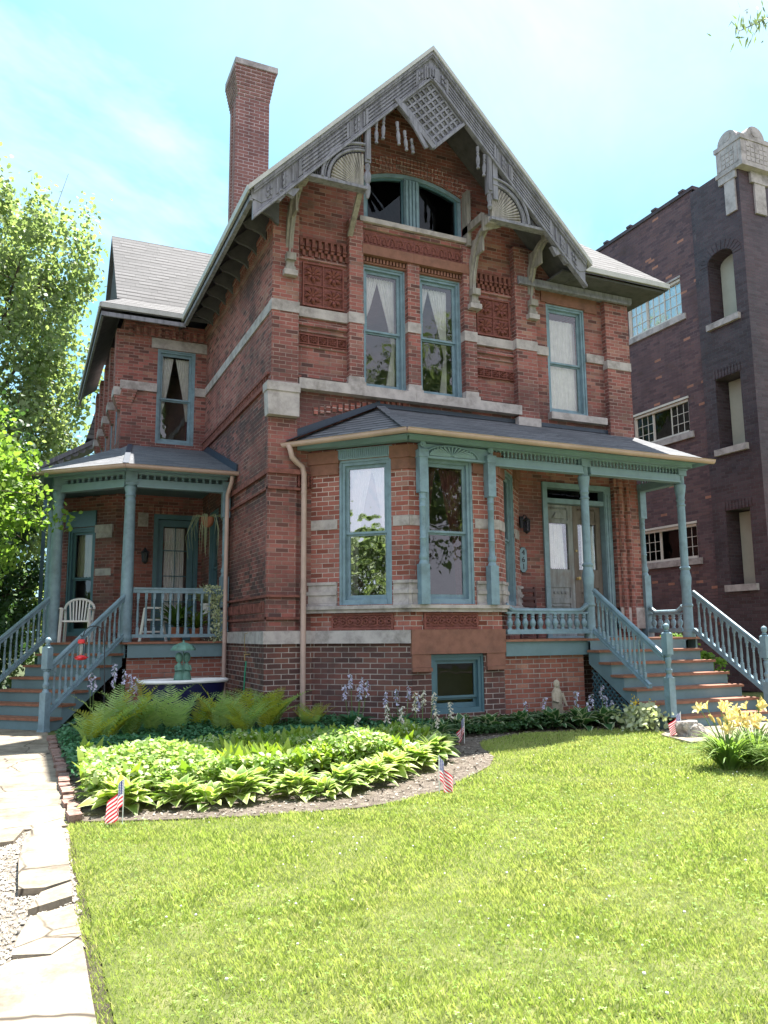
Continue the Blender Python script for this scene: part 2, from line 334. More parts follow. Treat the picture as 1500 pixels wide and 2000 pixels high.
def obj(name, me, parent=None, loc=(0, 0, 0), rz=0, sc=(1, 1, 1), local=False, fix=True, rot=None):
    o = bpy.data.objects.new(name, me); COL.objects.link(o); o.location = loc
    o.rotation_euler = rot or (0, 0, rz); o.scale = sc if hasattr(sc, '__len__') else (sc,)*3
    if parent is not None:
        o.parent = parent
        if not local: o.matrix_parent_inverse = winv(parent)
    return o
def tag(o, label=None, cat=None, group=None, kind=None):
    if label: o['label'] = label
    if cat: o['category'] = cat
    if group: o['group'] = group
    if kind: o['kind'] = kind
    return o
def thing(name, label, cat, loc=(0, 0, 0), rz=0, group=None):
    return tag(obj(name, None, None, loc, rz), label, cat, group)
def copy_tree(o, parent=None):
    c = o.copy(); COL.objects.link(c)
    if parent is not None: c.parent = parent
    for ch in [x for x in o.children]: copy_tree(ch, c)
    return c
def wallframe(P0, d):
    dx, dy = d; nx, ny = dy, -dx
    return lambda u, o, z: (P0[0]+dx*u+nx*o, P0[1]+dy*u+ny*o, z)
def wall(m, W, L, z0, top, ops=(), th=.3, inner=True, u_start=0.):
    if not callable(top):
        pl = [(u_start, top), (L, top)] if not hasattr(top, '__len__') else list(top)
    bp = {u_start, L}; bp |= {u for u, _ in pl}
    def tf(u):
        for (a, za), (b, zb) in zip(pl, pl[1:]):
            if a-1e-9 <= u <= b+1e-9: return za+(zb-za)*(u-a)/(b-a) if b > a else za
        return pl[-1][1]
    O = []
    for o in ops:
        zt = o[3]; f = zt if callable(zt) else (lambda u, zz=zt: zz); O.append((o[0], o[1], o[2], f))
        bp |= {o[0], o[1]}
        if callable(zt): bp |= {o[0]+(o[1]-o[0])*i/14 for i in range(15)}
    us = sorted(x for x in bp if u_start-1e-9 <= x <= L+1e-9); q = []
    for x in us:
        if not q or x-q[-1] > 1e-6: q.append(x)
    for a, b in zip(q, q[1:]):
        mid = (a+b)/2; seg = sorted([o for o in O if o[0] < mid < o[1]], key=lambda o: o[2])
        lo = (z0, z0)
        for o in seg+[None]:
            hi = (o[2], o[2]) if o else (tf(a), tf(b))
            if max(hi[0]-lo[0], hi[1]-lo[1]) > 1e-6:
                m.add([W(a, 0, lo[0]), W(b, 0, lo[1]), W(b, 0, hi[1]), W(a, 0, hi[0])], [(0, 1, 2, 3)])
                if inner: m.add([W(a, -th, lo[0]), W(b, -th, lo[1]), W(b, -th, hi[1]), W(a, -th, hi[0])], [(3, 2, 1, 0)])
            if o:
                za, zb = o[3](a), o[3](b)
                m.add([W(a, 0, o[2]), W(b, 0, o[2]), W(b, -th, o[2]), W(a, -th, o[2])], [(0, 1, 2, 3)])
                m.add([W(a, 0, za), W(b, 0, zb), W(b, -th, zb), W(a, -th, za)], [(3, 2, 1, 0)])
                lo = (za, zb)
        m.add([W(a, 0, tf(a)), W(b, 0, tf(b)), W(b, -th, tf(b)), W(a, -th, tf(a))], [(0, 1, 2, 3)])
    for o in O:
        m.add([W(o[0], 0, o[2]), W(o[0], 0, o[3](o[0])), W(o[0], -th, o[3](o[0])), W(o[0], -th, o[2])], [(3, 2, 1, 0)])
        m.add([W(o[1], 0, o[2]), W(o[1], 0, o[3](o[1])), W(o[1], -th, o[3](o[1])), W(o[1], -th, o[2])], [(0, 1, 2, 3)])
def scatter(name, tv, tf, R, pos, m, parent=None, uv=None, loc=(0, 0, 0), smooth=False):
    tv = np.array(tv, float); tf = np.array(tf, int); N = len(pos); k = len(tv)
    V = np.einsum('nij,kj->nki', R, tv)+np.array(pos)[:, None, :]
    nf, fs = tf.shape; F = (tf[None]+(np.arange(N)*k)[:, None, None]).reshape(-1)
    me = bpy.data.meshes.new(name); me.vertices.add(N*k); me.vertices.foreach_set('co', V.reshape(-1))
    me.loops.add(len(F)); me.loops.foreach_set('vertex_index', F); me.polygons.add(N*nf)
    me.polygons.foreach_set('loop_start', np.arange(0, len(F), fs)); me.polygons.foreach_set('loop_total', np.full(N*nf, fs))
    if uv is not None:
        me.update(calc_edges=True); ul = me.uv_layers.new(name='UVMap'); U = np.array(uv, float)[tf].reshape(-1, 2); ul.data.foreach_set('uv', np.tile(U, (N, 1)).reshape(-1))
    if smooth: me.polygons.foreach_set('use_smooth', np.ones(N*nf, bool))
    me.materials.append(m); me.update(calc_edges=True); me.validate()
    return obj(name, me, parent, loc, local=(parent is not None))
def frames(dirs, ups, sc):
    d = dirs/np.linalg.norm(dirs, axis=1)[:, None]; x = np.cross(ups, d); x /= (np.linalg.norm(x, axis=1)[:, None]+1e-9); z = np.cross(d, x)
    return np.stack([d, x, z], axis=2)*np.asarray(sc).reshape(-1, 1, 1)   # local x = along leaf, y = width, z = normal
# ================================================================ HOUSE
house = thing('brick_house', 'red brick Victorian house with carved wooden gable, teal trim, bay window and two porches', 'house', (7.2, 16, 0))
def part(n, m, ma, parent=None, smooth=False, **k): return m.build(n, ma, parent or house, smooth, **k)
YF = 12.3
WF = wallframe((3.5, YF), (1, 0)); WL = wallframe((3.5, 17.56), (0, -1)); WR = wallframe((11.03, YF), (0, 1))
WG = wallframe((1.68, 17.56), (1, 0)); WGL = wallframe((1.68, 24), (0, -1))
q2 = sqrt(.5)
BL = wallframe((4.22, YF), (q2, -q2)); BF = wallframe((5.42, 11.1), (1, 0)); BR = wallframe((7.06, 11.1), (q2, q2))
X = lambda x: x-3.5
atop = lambda u: 9.63+.23*(1-((u-X(6.19))/1.01)**2)
facade_ops = [(X(5.13), X(5.98), 5.64, 7.93), (X(6.24), X(7.12), 5.64, 7.93), (X(9.05), X(9.97), 5.62, 7.84), (X(5.18), X(7.20), 8.76, atop),
              (X(8.78), X(10.38), 1.34, 4.25), (X(4.6), X(7.9), .3, 4.30)]
m = MB(); wall(m, WF, 7.53, 1.3, [(0, 8.87), (2.6, 11.55), (5.25, 8.87), (7.53, 8.87)], facade_ops)
part('front_wall', m, MB_main)
m = MB(); wall(m, WL, 5.26, 1.3, 8.87, [(.75, 1.6, 1.5, 4.0)]); part('side_wall', m, MB_side)
m = MB(); wall(m, WR, 9.7, 1.3, 8.87, inner=False); part('side_wall', m, MB_main)
m = MB(); wall(m, WG, 1.82, 1.3, 8.35, [(.74, 1.57, 5.6, 7.75), (.78, 1.73, 1.34, 4.03)]); part('wing_wall', m, MB_main)
wl_ops = [(6.44-y-.38, 6.44-y, 5.7, 7.9) for y in (.75, 1.85, 3.3, 4.6)]
m = MB(); wall(m, WGL, 6.44, 1.3, 8.35, wl_ops); part('wing_wall', m, MB_main)
m = MB(); m.box(1.7, 11.0, 23.7, 24, 0, 8.6); m.box(3.6, 10.9, 12.7, 21, 4.9, 5.1); m.box(3.6, 10.9, 12.7, 21, 8.55, 8.7); m.box(1.75, 3.6, 17.9, 23.7, 4.9, 5.1); m.box(3.6, 10.9, 16.2, 16.3, 1.4, 8.5); m.box(3.8, 10.9, 12.8, 23, 1.2, 1.3); m.box(1.75, 3.7, 17.9, 23, 1.2, 1.3); m.box(.66, 1.67, 19.6, 19.7, 0, 4.4); m.box(1.75, 3.6, 17.9, 23.6, 8.15, 8.25); m.box(1.75, 3.7, 20.4, 20.5, 1.3, 8.1); m.box(3.65, 3.75, 17.6, 23.6, 1.3, 8.1); m.prism([(5.45, 11.2, 1.2), (7.0, 11.2, 1.2), (8.1, 12.29, 1.2), (4.4, 12.29, 1.2)], (0, 0, .06)); m.box(5.45, 7.0, 11.5, 11.55, 0, 1.15); m.box(5.45, 7.0, 11.12, 11.56, 1.15, 1.19); m.box(3.8, 8.2, 15.5, 15.6, 8.7, 11)  # rooms, plus panels added behind the basement window to stop light leaks
part('room_and_light_blocks', m, M_room)
# foundation
m = MB(); wall(m, wallframe((3.44, YF-.05), (1, 0)), 7.65, 0, 1.31, [(.9, 4.9, .2, 1.1)], inner=False); wall(m, wallframe((3.45, 17.5), (0, -1)), 5.25, 0, 1.31, inner=False); wall(m, wallframe((11.08, YF-.04), (0, 1)), 9.7, 0, 1.31, inner=False)
wall(m, wallframe((1.64, 17.5), (1, 0)), 1.85, 0, 1.31, inner=False); wall(m, wallframe((1.64, 24), (0, -1)), 6.5, 0, 1.31, inner=False)
part('foundation', m, MB_fnd)
m = MB(); m.wb(WF, -.09, 1.35, -.02, .10, 1.3, 1.5); m.wb(WL, 2.0, 5.24, -.02, .09, 1.3, 1.498); m.wb(BL, -.02, 1.72, -.02, .09, 1.3, 1.5)
part('water_table', m, M_stone)
# bay
m = MB(); wall(m, BL, 1.697, 1.3, 4.44, [(.50, 1.40, 1.9, 4.24)]); wall(m, BF, 1.64, 1.3, 4.44, [(.25, 1.15, 1.9, 4.24)]); wall(m, BR, 1.697, 1.3, 4.44, [(.42, 1.25, 1.9, 4.24)])
part('bay_wall', m, MB_bay)
m = MB(); wall(m, wallframe((4.2, YF-.02), (q2, -q2)), 1.72, 0, 1.31, inner=False); wall(m, wallframe((5.416, 11.085), (1, 0)), 1.64, 0, 1.31, [(.34, 1.28, .22, 1.13)]); wall(m, wallframe((7.056, 11.085), (q2, q2)), 1.7, 0, 1.31, inner=False)
part('foundation', m, MB_fnd)
# bay piers: stone blocks, bands, brownstone caps
def bayp(W, u0, u1, e=.03):
    for nm, z0, z1, o, ma in (('stone_block', 1.885, 1.93, .05, M_stone), ('stone_block', 1.93, 2.06, .035, M_stone), ('stone_block', 2.06, 2.12, .055, M_stone), ('stone_block', 2.12, 2.22, .03, M_stone), ('stone_block', 2.22, 2.27, .05, M_stone)):
        m = MB(); m.wb(W, u0-(o if u0 < .1 else 0), u1+(o if u1 > 1.5 else 0), -.05, o, z0, z1-.002); part(nm, m, ma)
    m = MB(); m.wb(W, u0-.0, u1+.0, -.05, .012, 3.12, 3.28); part('stone_band', m, M_stone)
    m = MB(); m.wb(W, u0-.02, u1+.02, -.05, .03, 4.02, 4.2); m.wb(W, u0-.04, u1+.04, -.05, .06, 4.2, 4.4); part('brownstone_cap', m, M_brown)
for W, a, b in ((BL, 0, .47), (BL, 1.43, 1.7), (BF, 0, .22), (BF, 1.18, 1.64), (BR, 0, .40), (BR, 1.28, 1.6)): bayp(W, a, b)
m = MB()
for W, a, b in ((BL, -.06, 1.74), (BF, -.04, 1.68), (BR, -.04, 1.7)):
    m.wb(W, a, b, -.1, .09, 1.775, 1.83)
m2 = MB()
for W, a, b in ((BL, -.09, 1.76), (BF, -.055, 1.695), (BR, -.05, 1.7)): m2.wb(W, a, b, -.1, .13, 1.83, 1.885)
part('sill_course', m, M_stone); part('sill_course', m2, M_stone)
for W, a, b in ((BL, .38, 1.42), (BF, .22, 1.18)):
    m = MB(); m.wb(W, a, b, -.05, .012, 1.515, 1.76); mm = MB(); mm.wb(W, a, b, -.05, .035, 1.735, 1.765); mm.wb(W, a, b, -.05, .035, 1.51, 1.54); mm.wb(W, a, a+.03, -.05, .033, 1.54, 1.735); mm.wb(W, b-.03, b, -.05, .033, 1.54, 1.735)
    for k in range(8):
        c = a+(b-a)*(k+.5)/8; r = .075
        mm.tube([W(c+r*cos(t)*(1 if k % 2 else -1), .02, 1.637+r*sin(t)) for t in np.linspace(-2.6, 2.2, 12)], [.004+.012*i/11 for i in range(12)], 5)
        mm.tube([W(c+.03*cos(t), .03, 1.637+.03*sin(t)) for t in np.linspace(0, 6, 8)], .012, 5)
    p = part('terracotta_panel', m, M_terra); mm.build('carved_scrolls', M_terra2, p, True)
# brownstone head over the basement window
m = MB(); m.wb(BF, -.02, 1.66, -.05, .07, 1.13, 1.505); part('brownstone_lintel', m, M_brown)
m = MB(); m.wb(BF, -.01, .31, -.05, .06, .93, 1.128); m.wb(BF, -.01, .32, -.05, .09, .87, .928); m.wb(BF, 1.31, 1.65, -.05, .06, .93, 1.128); m.wb(BF, 1.30, 1.65, -.05, .09, .87, .928); part('brownstone_block', m, M_brown)
# ---- windows
def window(W, u0, u1, z0, z1, meet=None, fr=.075, rec=.03, paint=M_teal, gl=(M_glass, M_glass), arch=None, parent=None, sash=True, name='window'):
    m = MB(); o = -rec
    m.wb(W, u0, u0+fr, o-.16, o, z0, z1); m.wb(W, u1-fr, u1, o-.16, o, z0, z1); m.wb(W, u0+fr, u1-fr, o-.16, o, z1-fr, z1); m.wb(W, u0+fr, u1-fr, o-.16, o+.01, z0, z0+fr*.9)
    m.wb(W, u0, u0+fr*.45, o, o+.022, z0, z1+.0); m.wb(W, u1-fr*.45, u1, o, o+.022, z0, z1); m.wb(W, u0+fr*.45, u1-fr*.45, o, o+.022, z1-fr*.45, z1)
    w = m.build(name, paint, parent or house)
    a, b = u0+fr, u1-fr; meet = meet or (z0+z1)/2
    for k, (s0, s1, oo) in enumerate(((meet, z1-fr, o-.05), (z0+fr*.9, meet, o-.085))):
        t = .055
        sm = MB(); sm.wb(W, a, a+t, oo-.035, oo, s0, s1); sm.wb(W, b-t, b, oo-.035, oo, s0, s1); sm.wb(W, a+t, b-t, oo-.035, oo, s1-(t if k == 0 else .03), s1); sm.wb(W, a+t, b-t, oo-.035, oo, s0, s0+(.035 if k == 0 else t*1.3))
        sa = sm.build('sash', paint, w)
        pm = MB(); pm.add([W(a+t, oo-.018, s0), W(b-t, oo-.018, s0), W(b-t, oo-.018, s1), W(a+t, oo-.018, s1)], [(0, 1, 2, 3)]); pm.build('pane', gl[k], w)
    return w
def curtain(W, w, levels, amp=.014, folds=7, o=-.22, ma=M_curt, name='curtain'):
    # levels: (z, u_left, u_right) from top down
    nz = 40; nu = 44; m = MB(); zs = [l[0] for l in levels][::-1]
    for i in range(nz+1):
        z = levels[0][0]+(levels[-1][0]-levels[0][0])*i/nz
        a = float(np.interp(z, zs, [l[1] for l in levels][::-1])); b = float(np.interp(z, zs, [l[2] for l in levels][::-1]))
        for j in range(nu+1):
            f = j/nu; m.v.append(W(a+(b-a)*f, o+amp*sin(f*folds*2*pi+sin(z*3)*.6)+amp*.4*sin(f*23+z), z+(.01*sin(f*folds*2*pi) if i == nz else 0)))
    for i in range(nz):
        for j in range(nu): q = i*(nu+1)+j; m.f.append((q, q+1, q+nu+2, q+nu+1))
    return m.build(name, ma, w, True)
wA = window(WF, X(5.13), X(5.98), 5.64, 7.93, 6.72)
curtain(WF, wA, [(7.80, X(5.22), X(5.55)), (7.2, X(5.21), X(5.38)), (6.9, X(5.20), X(5.26))])
curtain(WF, wA, [(7.80, X(5.50), X(5.86)), (6.95, X(5.72), X(5.86)), (6.55, X(5.80), X(5.87)), (6.5, X(5.80), X(5.86)), (5.75, X(5.68), X(5.86))])
wB = window(WF, X(6.24), X(7.12), 5.64, 7.93, 6.74)
curtain(WF, wB, [(7.78, X(6.30), X(6.57)), (7.1, X(6.28), X(6.40)), (6.8, X(6.28), X(6.32))])
curtain(WF, wB, [(7.78, X(6.55), X(6.95)), (6.95, X(6.76), X(6.93)), (6.52, X(6.86), X(6.92)), (6.45, X(6.86), X(6.92)), (5.74, X(6.76), X(6.92))])
wC = window(WF, X(9.05), X(9.97), 5.62, 7.84, 6.66)
curtain(WF, wC, [(7.62, X(9.12), X(9.88)), (5.9, X(9.12), X(9.90)), (5.68, X(9.12), X(9.89))], amp=.01, folds=9)
# attic twin arched window
m = MB()
def archstrip(m, W, ua, ub, fz, t, o0, o1, n=14):
    for i in range(n):
        a = ua+(ub-ua)*i/n; b = ua+(ub-ua)*(i+1)/n; m.wprism(W, [(a, fz(a)-t), (b, fz(b)-t), (b, fz(b)), (a, fz(a))], o0, o1)
ua, ub = X(5.18), X(7.20)
archstrip(m, WF, ua, ub, atop, .075, -.2, -.03); m.wb(WF, ua, ua+.075, -.2, -.03, 8.76, atop(ua)-.075); m.wb(WF, ub-.075, ub, -.2, -.03, 8.76, atop(ub)-.075)
m.wb(WF, X(6.0), X(6.30), -.2, -.01, 8.76, 9.76); m.wb(WF, ua+.075, ub-.075, -.2, -.025, 8.76, 8.81)
aw = part('attic_window', m, M_teal)
m = MB()
for k in range(4): m.wb(WF, X(6.02)+k*.07, X(6.02)+k*.07+.04, -.01, .02, 8.78, 9.74)
m.build('fluted_mullion', M_teal, aw)
for a, b in ((5.255, 6.0), (6.30, 7.125)):
    m = MB(); archstrip(m, WF, X(a), X(b), lambda u: atop(u)-.07, .04, -.12, -.07); m.wb(WF, X(a), X(a)+.035, -.12, -.07, 8.81, atop(X(a))-.1); m.wb(WF, X(b)-.035, X(b), -.12, -.07, 8.81, atop(X(b))-.1); m.wb(WF, X(a)+.035, X(b)-.035, -.12, -.07, 8.81, 8.845); m.build('sash', M_tealdk, aw)
    m = MB(); m.add([WF(u, -.10, z) for u, z in [(X(a), 8.81), (X(b), 8.81)]+[(X(b)-(X(b)-X(a))*i/10, atop(X(b)-(X(b)-X(a))*i/10)-.08) for i in range(11)]], [tuple(range(13))]); m.build('pane', M_glassA, aw)
# brick arch voussoirs
m = MB(); n = 34
for i in range(n):
    for c in range(2):
        a = X(5.0)+(X(7.38)-X(5.0))*i/n; b = a+2.38/n*.86; f = lambda u: 9.63+.23*(1-((u-X(6.19))/1.01)**2)+.012
        za, zb = f(a), f(b); sl = -.46*((a+b)/2-X(6.19))/1.02; tz = .15
        p = [(a, za+c*tz), (b, zb+c*tz), (b-sl*.0+(b-X(6.19))*.05, zb+c*tz+tz*.92), (a+(a-X(6.19))*.05, za+c*tz+tz*.92)]
        if za+c*tz > 9.5: m.wprism(WF, p, -.02, .02+.008*c)
part('brick_arch', m, MB_bay)
# bay windows
wbl = window(BL, .50, 1.40, 1.9, 4.24, 3.03, gl=(M_glassR, M_glassR), fr=.09)
curtain(BL, wbl, [(4.1, .62, .98), (3.6, .62, .86), (3.0, .60, .74), (2.0, .6, .72)], o=-.24); curtain(BL, wbl, [(4.1, .98, 1.3), (3.6, 1.08, 1.3), (3.0, 1.2, 1.3), (2.0, 1.2, 1.3)], o=-.24)
wbf = window(BF, .25, 1.15, 1.9, 4.24, 3.03, fr=.09, gl=(M_glass, M_glass))
curtain(BF, wbf, [(4.1, .34, .60), (3.5, .34, .52), (2.7, .34, .42), (2.0, .34, .42)], ma=M_curtb, amp=.02, o=-.26); curtain(BF, wbf, [(4.1, .68, 1.06), (3.4, .80, 1.06), (2.8, .92, 1.06), (2.0, .96, 1.06)], ma=M_curtb, amp=.02, o=-.26)
window(BR, .42, 1.25, 1.9, 4.24, 3.03, fr=.09)
# fluted panel above left bay window, sunburst above front one
m = MB(); m.wb(BL, .47, 1.43, -.05, .04, 4.245, 4.42)
p = part('fluted_panel', m, M_teal2); m = MB()
for k in range(26): m.wb(BL, .50+k*.035, .50+k*.035+.016, .04, .06, 4.26, 4.405)
m.build('flutes', M_teal2, p)
# basement window
wb_ = window(BF, .34, 1.28, .22, 1.12, .45, fr=.09, rec=.03, paint=M_tealdk, gl=(M_glassD, M_glassD), name='basement_window')
# wing window, side windows, wing side windows
ww = window(WG, .74, 1.57, 5.6, 7.75, 6.62, fr=.07)
curtain(WG, ww, [(7.62, .84, 1.12), (6.7, .82, .98), (6.2, .82, .86)], o=-.2); curtain(WG, ww, [(7.62, 1.16, 1.48), (6.7, 1.34, 1.48), (6.2, 1.42, 1.48)], o=-.2)
curtain(WG, ww, [(6.7, 1.38, 1.49), (5.7, 1.44, 1.5)], o=-.26, ma=M_curtb)
window(WL, .75, 1.6, 1.5, 4.0, 2.8, fr=.09, paint=M_tealdk)
for a, b, c, d in wl_ops: window(WGL, a, b, c, d, fr=.05)
# ---- stone and terracotta trim on the facade
def slab(nm, ma, W, *a, parent=None): m = MB(); m.wb(W, *a); return m.build(nm, ma, parent or house)
pil = [(X(3.47), X(3.93), .15, 5.5, 8.95), (X(4.85), X(5.115), .13, 5.78, 8.66), (X(5.99), X(6.23), .10, 5.78, 8.06), (X(7.13), X(7.38), .13, 5.78, 8.6), (X(8.24), X(8.70), .15, 5.42, 8.8), (X(10.40), X(10.98), .13, 1.5, 8.8)]
for a, b, o, z0, z1 in pil:
    m = MB(); m.wb(WF, a, b, -.02, o, z0, z1); part('pilaster', m, MB_pil)
m = MB(); m.wb(WF, X(3.46), X(3.95), -.02, .06, 1.5, 4.95); part('pilaster', m, MB_main)
for (a, b, o) in ((X(3.97), X(4.85), .05), (X(7.38), X(8.24), .05), (X(8.70), X(9.05), .04), (X(9.97), X(10.40), .04)): slab('stone_band', M_stone, WF, a, b, -.02, o, 6.755, 6.93)
for a, b, o, z0, z1 in pil[:5]: slab('stone_band', M_stone, WF, a-.012, b+.012, -.02, o+.015, 6.75, 6.94)
slab('stone_band', M_stone, WF, pil[5][0]-.01, pil[5][1]+.01, -.02, .145, 6.65, 6.82)
slab('stone_band', M_stone, WL, 0, 5.27, -.02, .03, 6.765, 6.945); slab('stone_band', M_stone, WG, -.03, .74, -.02, .05, 6.74, 6.93); slab('stone_band', M_stone, WG, 1.57, 1.82, -.02, .05, 6.74, 6.93)
slab('sill_course', M_stone, WF, X(3.95), X(6.1), -.02, .17, 5.46, 5.64); slab('sill_course', M_stone, WF, X(6.104), X(8.30), -.02, .17, 5.46, 5.64)
for a, b, o, z0, z1 in pil[1:4]:
    slab('stone_block', M_stone, WF, a-.03, b+.03, -.02, o+.035, 5.64, 5.70); slab('stone_block', M_stone, WF, a-.01, b+.01, -.02, o+.015, 5.70, 5.79)
m = MB(); m.wprism(WF, [(X(3.40), 5.52), (X(3.40), 5.34), (X(3.42), 4.96), (X(3.94), 4.96), (X(3.94), 5.52)], -.02, .20); m.wb(WF, X(3.385), X(3.95), -.04, .22, 5.36, 5.50); part('corner_block', m, M_stone)
m = MB(); m.wb(WF, X(8.22), X(8.72), -.02, .17, 5.26, 5.42); part('stone_block', m, M_stone)
# carved panels
def carved(a, b, z0, z1, rows, cols, fr=.05):
    m = MB(); m.wb(WF, a, b, -.02, .02, z0, z1); p = part('terracotta_panel', m, M_terra); m = MB()
    m.wb(WF, a, b, .02, .05, z1-fr*.5, z1); m.wb(WF, a, b, .02, .05, z0, z0+fr*.5); m.wb(WF, a, a+fr*.5, .02, .05, z0+fr*.5, z1-fr*.5); m.wb(WF, b-fr*.5, b, .02, .05, z0+fr*.5, z1-fr*.5)
    for i in range(cols):
        for j in range(rows):
            cx = a+(b-a)*(i+.5)/cols; cz = z0+(z1-z0)*(j+.5)/rows; R = min((b-a)/cols, (z1-z0)/rows)*.40
            if i and j == 0: m.wb(WF, a+(b-a)*i/cols-.008, a+(b-a)*i/cols+.008, .02, .045, z0+fr*.5, z1-fr*.5)
            if j and i == 0: m.wb(WF, a, b, .02, .041, z0+(z1-z0)*j/rows-.008, z0+(z1-z0)*j/rows+.008)
            for k in range(8):
                t = k*pi/4; m.tube([WF(cx+R*.25*cos(t), .02, cz+R*.25*sin(t)), WF(cx+R*.7*cos(t), .055, cz+R*.7*sin(t)), WF(cx+R*1.05*cos(t+.2), .02, cz+R*1.05*sin(t+.2))], [R*.12, R*.24, R*.08], 6)
            m.tube([WF(cx, .02, cz), WF(cx, .06, cz)], [R*.25, R*.12], 6)
    m.build('carved_rosettes', M_terra2, p, True)
carved(X(4.03), X(4.78), 6.96, 7.74, 2, 2); carved(X(7.45), X(8.17), 6.96, 7.70, 2, 2)
carved(X(3.97), X(4.83), 6.28, 6.45, 1, 5, .03); carved(X(7.40), X(8.23), 6.14, 6.31, 1, 5, .03)
m = MB()
for a, b in ((3.94, 4.84), (7.39, 8.23)):
    for z in (6.50, 6.235): m.wb(WF, X(a), X(b), -.02, .03, z, z+.035)
    m.wb(WF, X(a), X(b), -.02, .035, 7.79, 7.84)
    m.wb(WF, X(a), X(b), -.02, .06, 6.60, 6.66); m.wb(WF, X(a), X(b), -.02, .04, 5.70, 5.76)
part('brick_string_course', m, MB_pil)
for a, b in ((3.94, 4.84), (7.39, 8.23)):
    m = MB(); n = 8
    for k in range(n):
        c = X(a)+(X(b)-X(a))*(k+.25)/n; m.wb(WF, c, c+.055, -.02, .075, 7.95, 8.16); m.wb(WF, c-.01, c+.065, -.02, .10, 8.0, 8.03)
        m.wb(WF, c+.055, c+.11, -.02, .05, 7.86, 7.96)
    m.wb(WF, X(a), X(b), -.02, .06, 8.16, 8.20); part('corbel_table', m, M_brk)
slab('lintel', M_brown, WF, X(5.10), X(6.10), -.02, .14, 8.06, 8.24); slab('lintel', M_brown, WF, X(6.105), X(7.30), -.02, .14, 8.06, 8.24)
m = MB()
for k in range(34): m.wb(WF, X(5.14)+k*.0645, X(5.14)+k*.0645+.036, -.02, .07, 7.965, 8.04)
m.wb(WF, X(5.12), X(7.14), -.02, .04, 7.935, 7.965); part('dentil_course', m, M_brown)
m = MB(); m.wb(WF, X(5.12), X(7.28), -.02, .05, 8.27, 8.56); p = part('terracotta_frieze', m, M_terra); m = MB()
for k in range(13):
    c = X(5.2)+k*.168
    m.tube([WF(c+.075*cos(t), .055, 8.33+.15*sin(t)) for t in np.linspace(0, pi, 9)], .016, 5); m.tube([WF(c, .05, 8.33), WF(c, .07, 8.42)], [.03, .01], 5)
m.build('carved_arches', M_terra2, p, True)
m = MB(); m.wb(WF, X(5.12), X(7.28), -.02, .09, 8.57, 8.66); part('brick_string_course', m, MB_pil)
slab('attic_sill', M_stone, WF, X(5.05), X(6.16), -.1, .15, 8.665, 8.755); slab('attic_sill', M_stone, WF, X(6.165), X(7.30), -.1, .15, 8.665, 8.755)
m = MB(); m.wprism(WF, [(X(8.93), 7.86), (X(9.05), 7.86), (X(9.05), 7.845), (X(9.97), 7.845), (X(9.97), 7.80), (X(10.28), 7.80), (X(10.28), 8.14), (X(8.93), 8.14)], -.02, .03); part('brownstone_lintel', m, M_brown)
slab('window_sill', M_stone, WF, X(9.0), X(10.33), -.1, .13, 5.48, 5.615)
slab('wing_lintel', M_stone, WG, .6, 1.82, -.02, .03, 7.755, 7.98)
m = MB()
for k in range(11): m.wb(WG, .1+k*.155, .1+k*.155+.08, -.02, .07, 8.0, 8.2)
m.wb(WG, 0, 1.82, -.02, .05, 8.2, 8.26)
for k in range(6): m.wb(WG, -.06+k*.012, .22+k*.02, -.02, .02+k*.012, 6.40+k*.055, 6.455+k*.055)
part('corbel_table', m, MB_main)
# wing side pilasters with stone-capped corbels
for y in (.0, 1.3, 2.6, 3.95, 5.2):
    u = 6.44-y
    m = MB(); m.wb(WGL, u-.42, u-.02, -.02, .14, 6.6, 8.1); [m.wb(WGL, u-.42+k*.02, u-.02-k*.02, -.02, .14-k*.02, 6.6-.06*(k+1), 6.6-.06*k) for k in range(5)]; part('pilaster', m, MB_pil)
    slab('stone_band', M_stone, WGL, u-.44, u, -.02, .16, 6.6, 6.78)
# side-wall corbel courses
m = MB()
for z0, z1, o in ((5.50, 5.58, .05), (5.66, 5.70, .07), (4.02, 4.10, .05), (3.76, 3.80, .04), (2.03, 2.07, .05), (1.68, 1.72, .04)): m.wb(WL, 0 if z0 > 4.2 else 2.2, 5.32, -.02, o, z0, z1); m.wb(WF, -.04, .5, -.02, .09+o*.3, z0, z1)
for k in range(46):
    if 1: m.wb(WL, .1+k*.112, .1+k*.112+.05, -.02, .055, 5.58, 5.66)
    if k > 20: m.wb(WL, .1+k*.112, .1+k*.112+.05, -.02, .05, 1.80, 1.95)
part('corbel_table', m, M_brk)
m = MB()
for k in range(48): m.wb(WL, .05+k*.11, .05+k*.11+.06, -.02, .05, 8.12, 8.28)
m.wb(WL, 0, 5.3, -.02, .06, 8.28, 8.36); m.wb(WL, 0, 5.3, -.02, .04, 8.06, 8.12); part('corbel_table', m, MB_main)
m = MB()
for k in range(5): m.wb(WF, X(3.97)+k*.055, X(3.97)+k*.055+.035, .0, .05, 3.83, 4.02)
m.wb(WF, X(3.95), X(4.2), -.02, .03, 3.76, 3.80); m.wb(WF, X(3.95), X(4.2), -.02, .03, 4.05, 4.10); part('terracotta_fluting', m, M_terra)
m = MB()   # soldier arch traces above porch roof
for k in range(16): a = .75+k*.11; z = 5.08+.26*sin(min(1, k/16)*pi*.5); m.wb(WF, a, a+.07, -.02, .03, z, z+.12)
part('soldier_course', m, MB_bay)
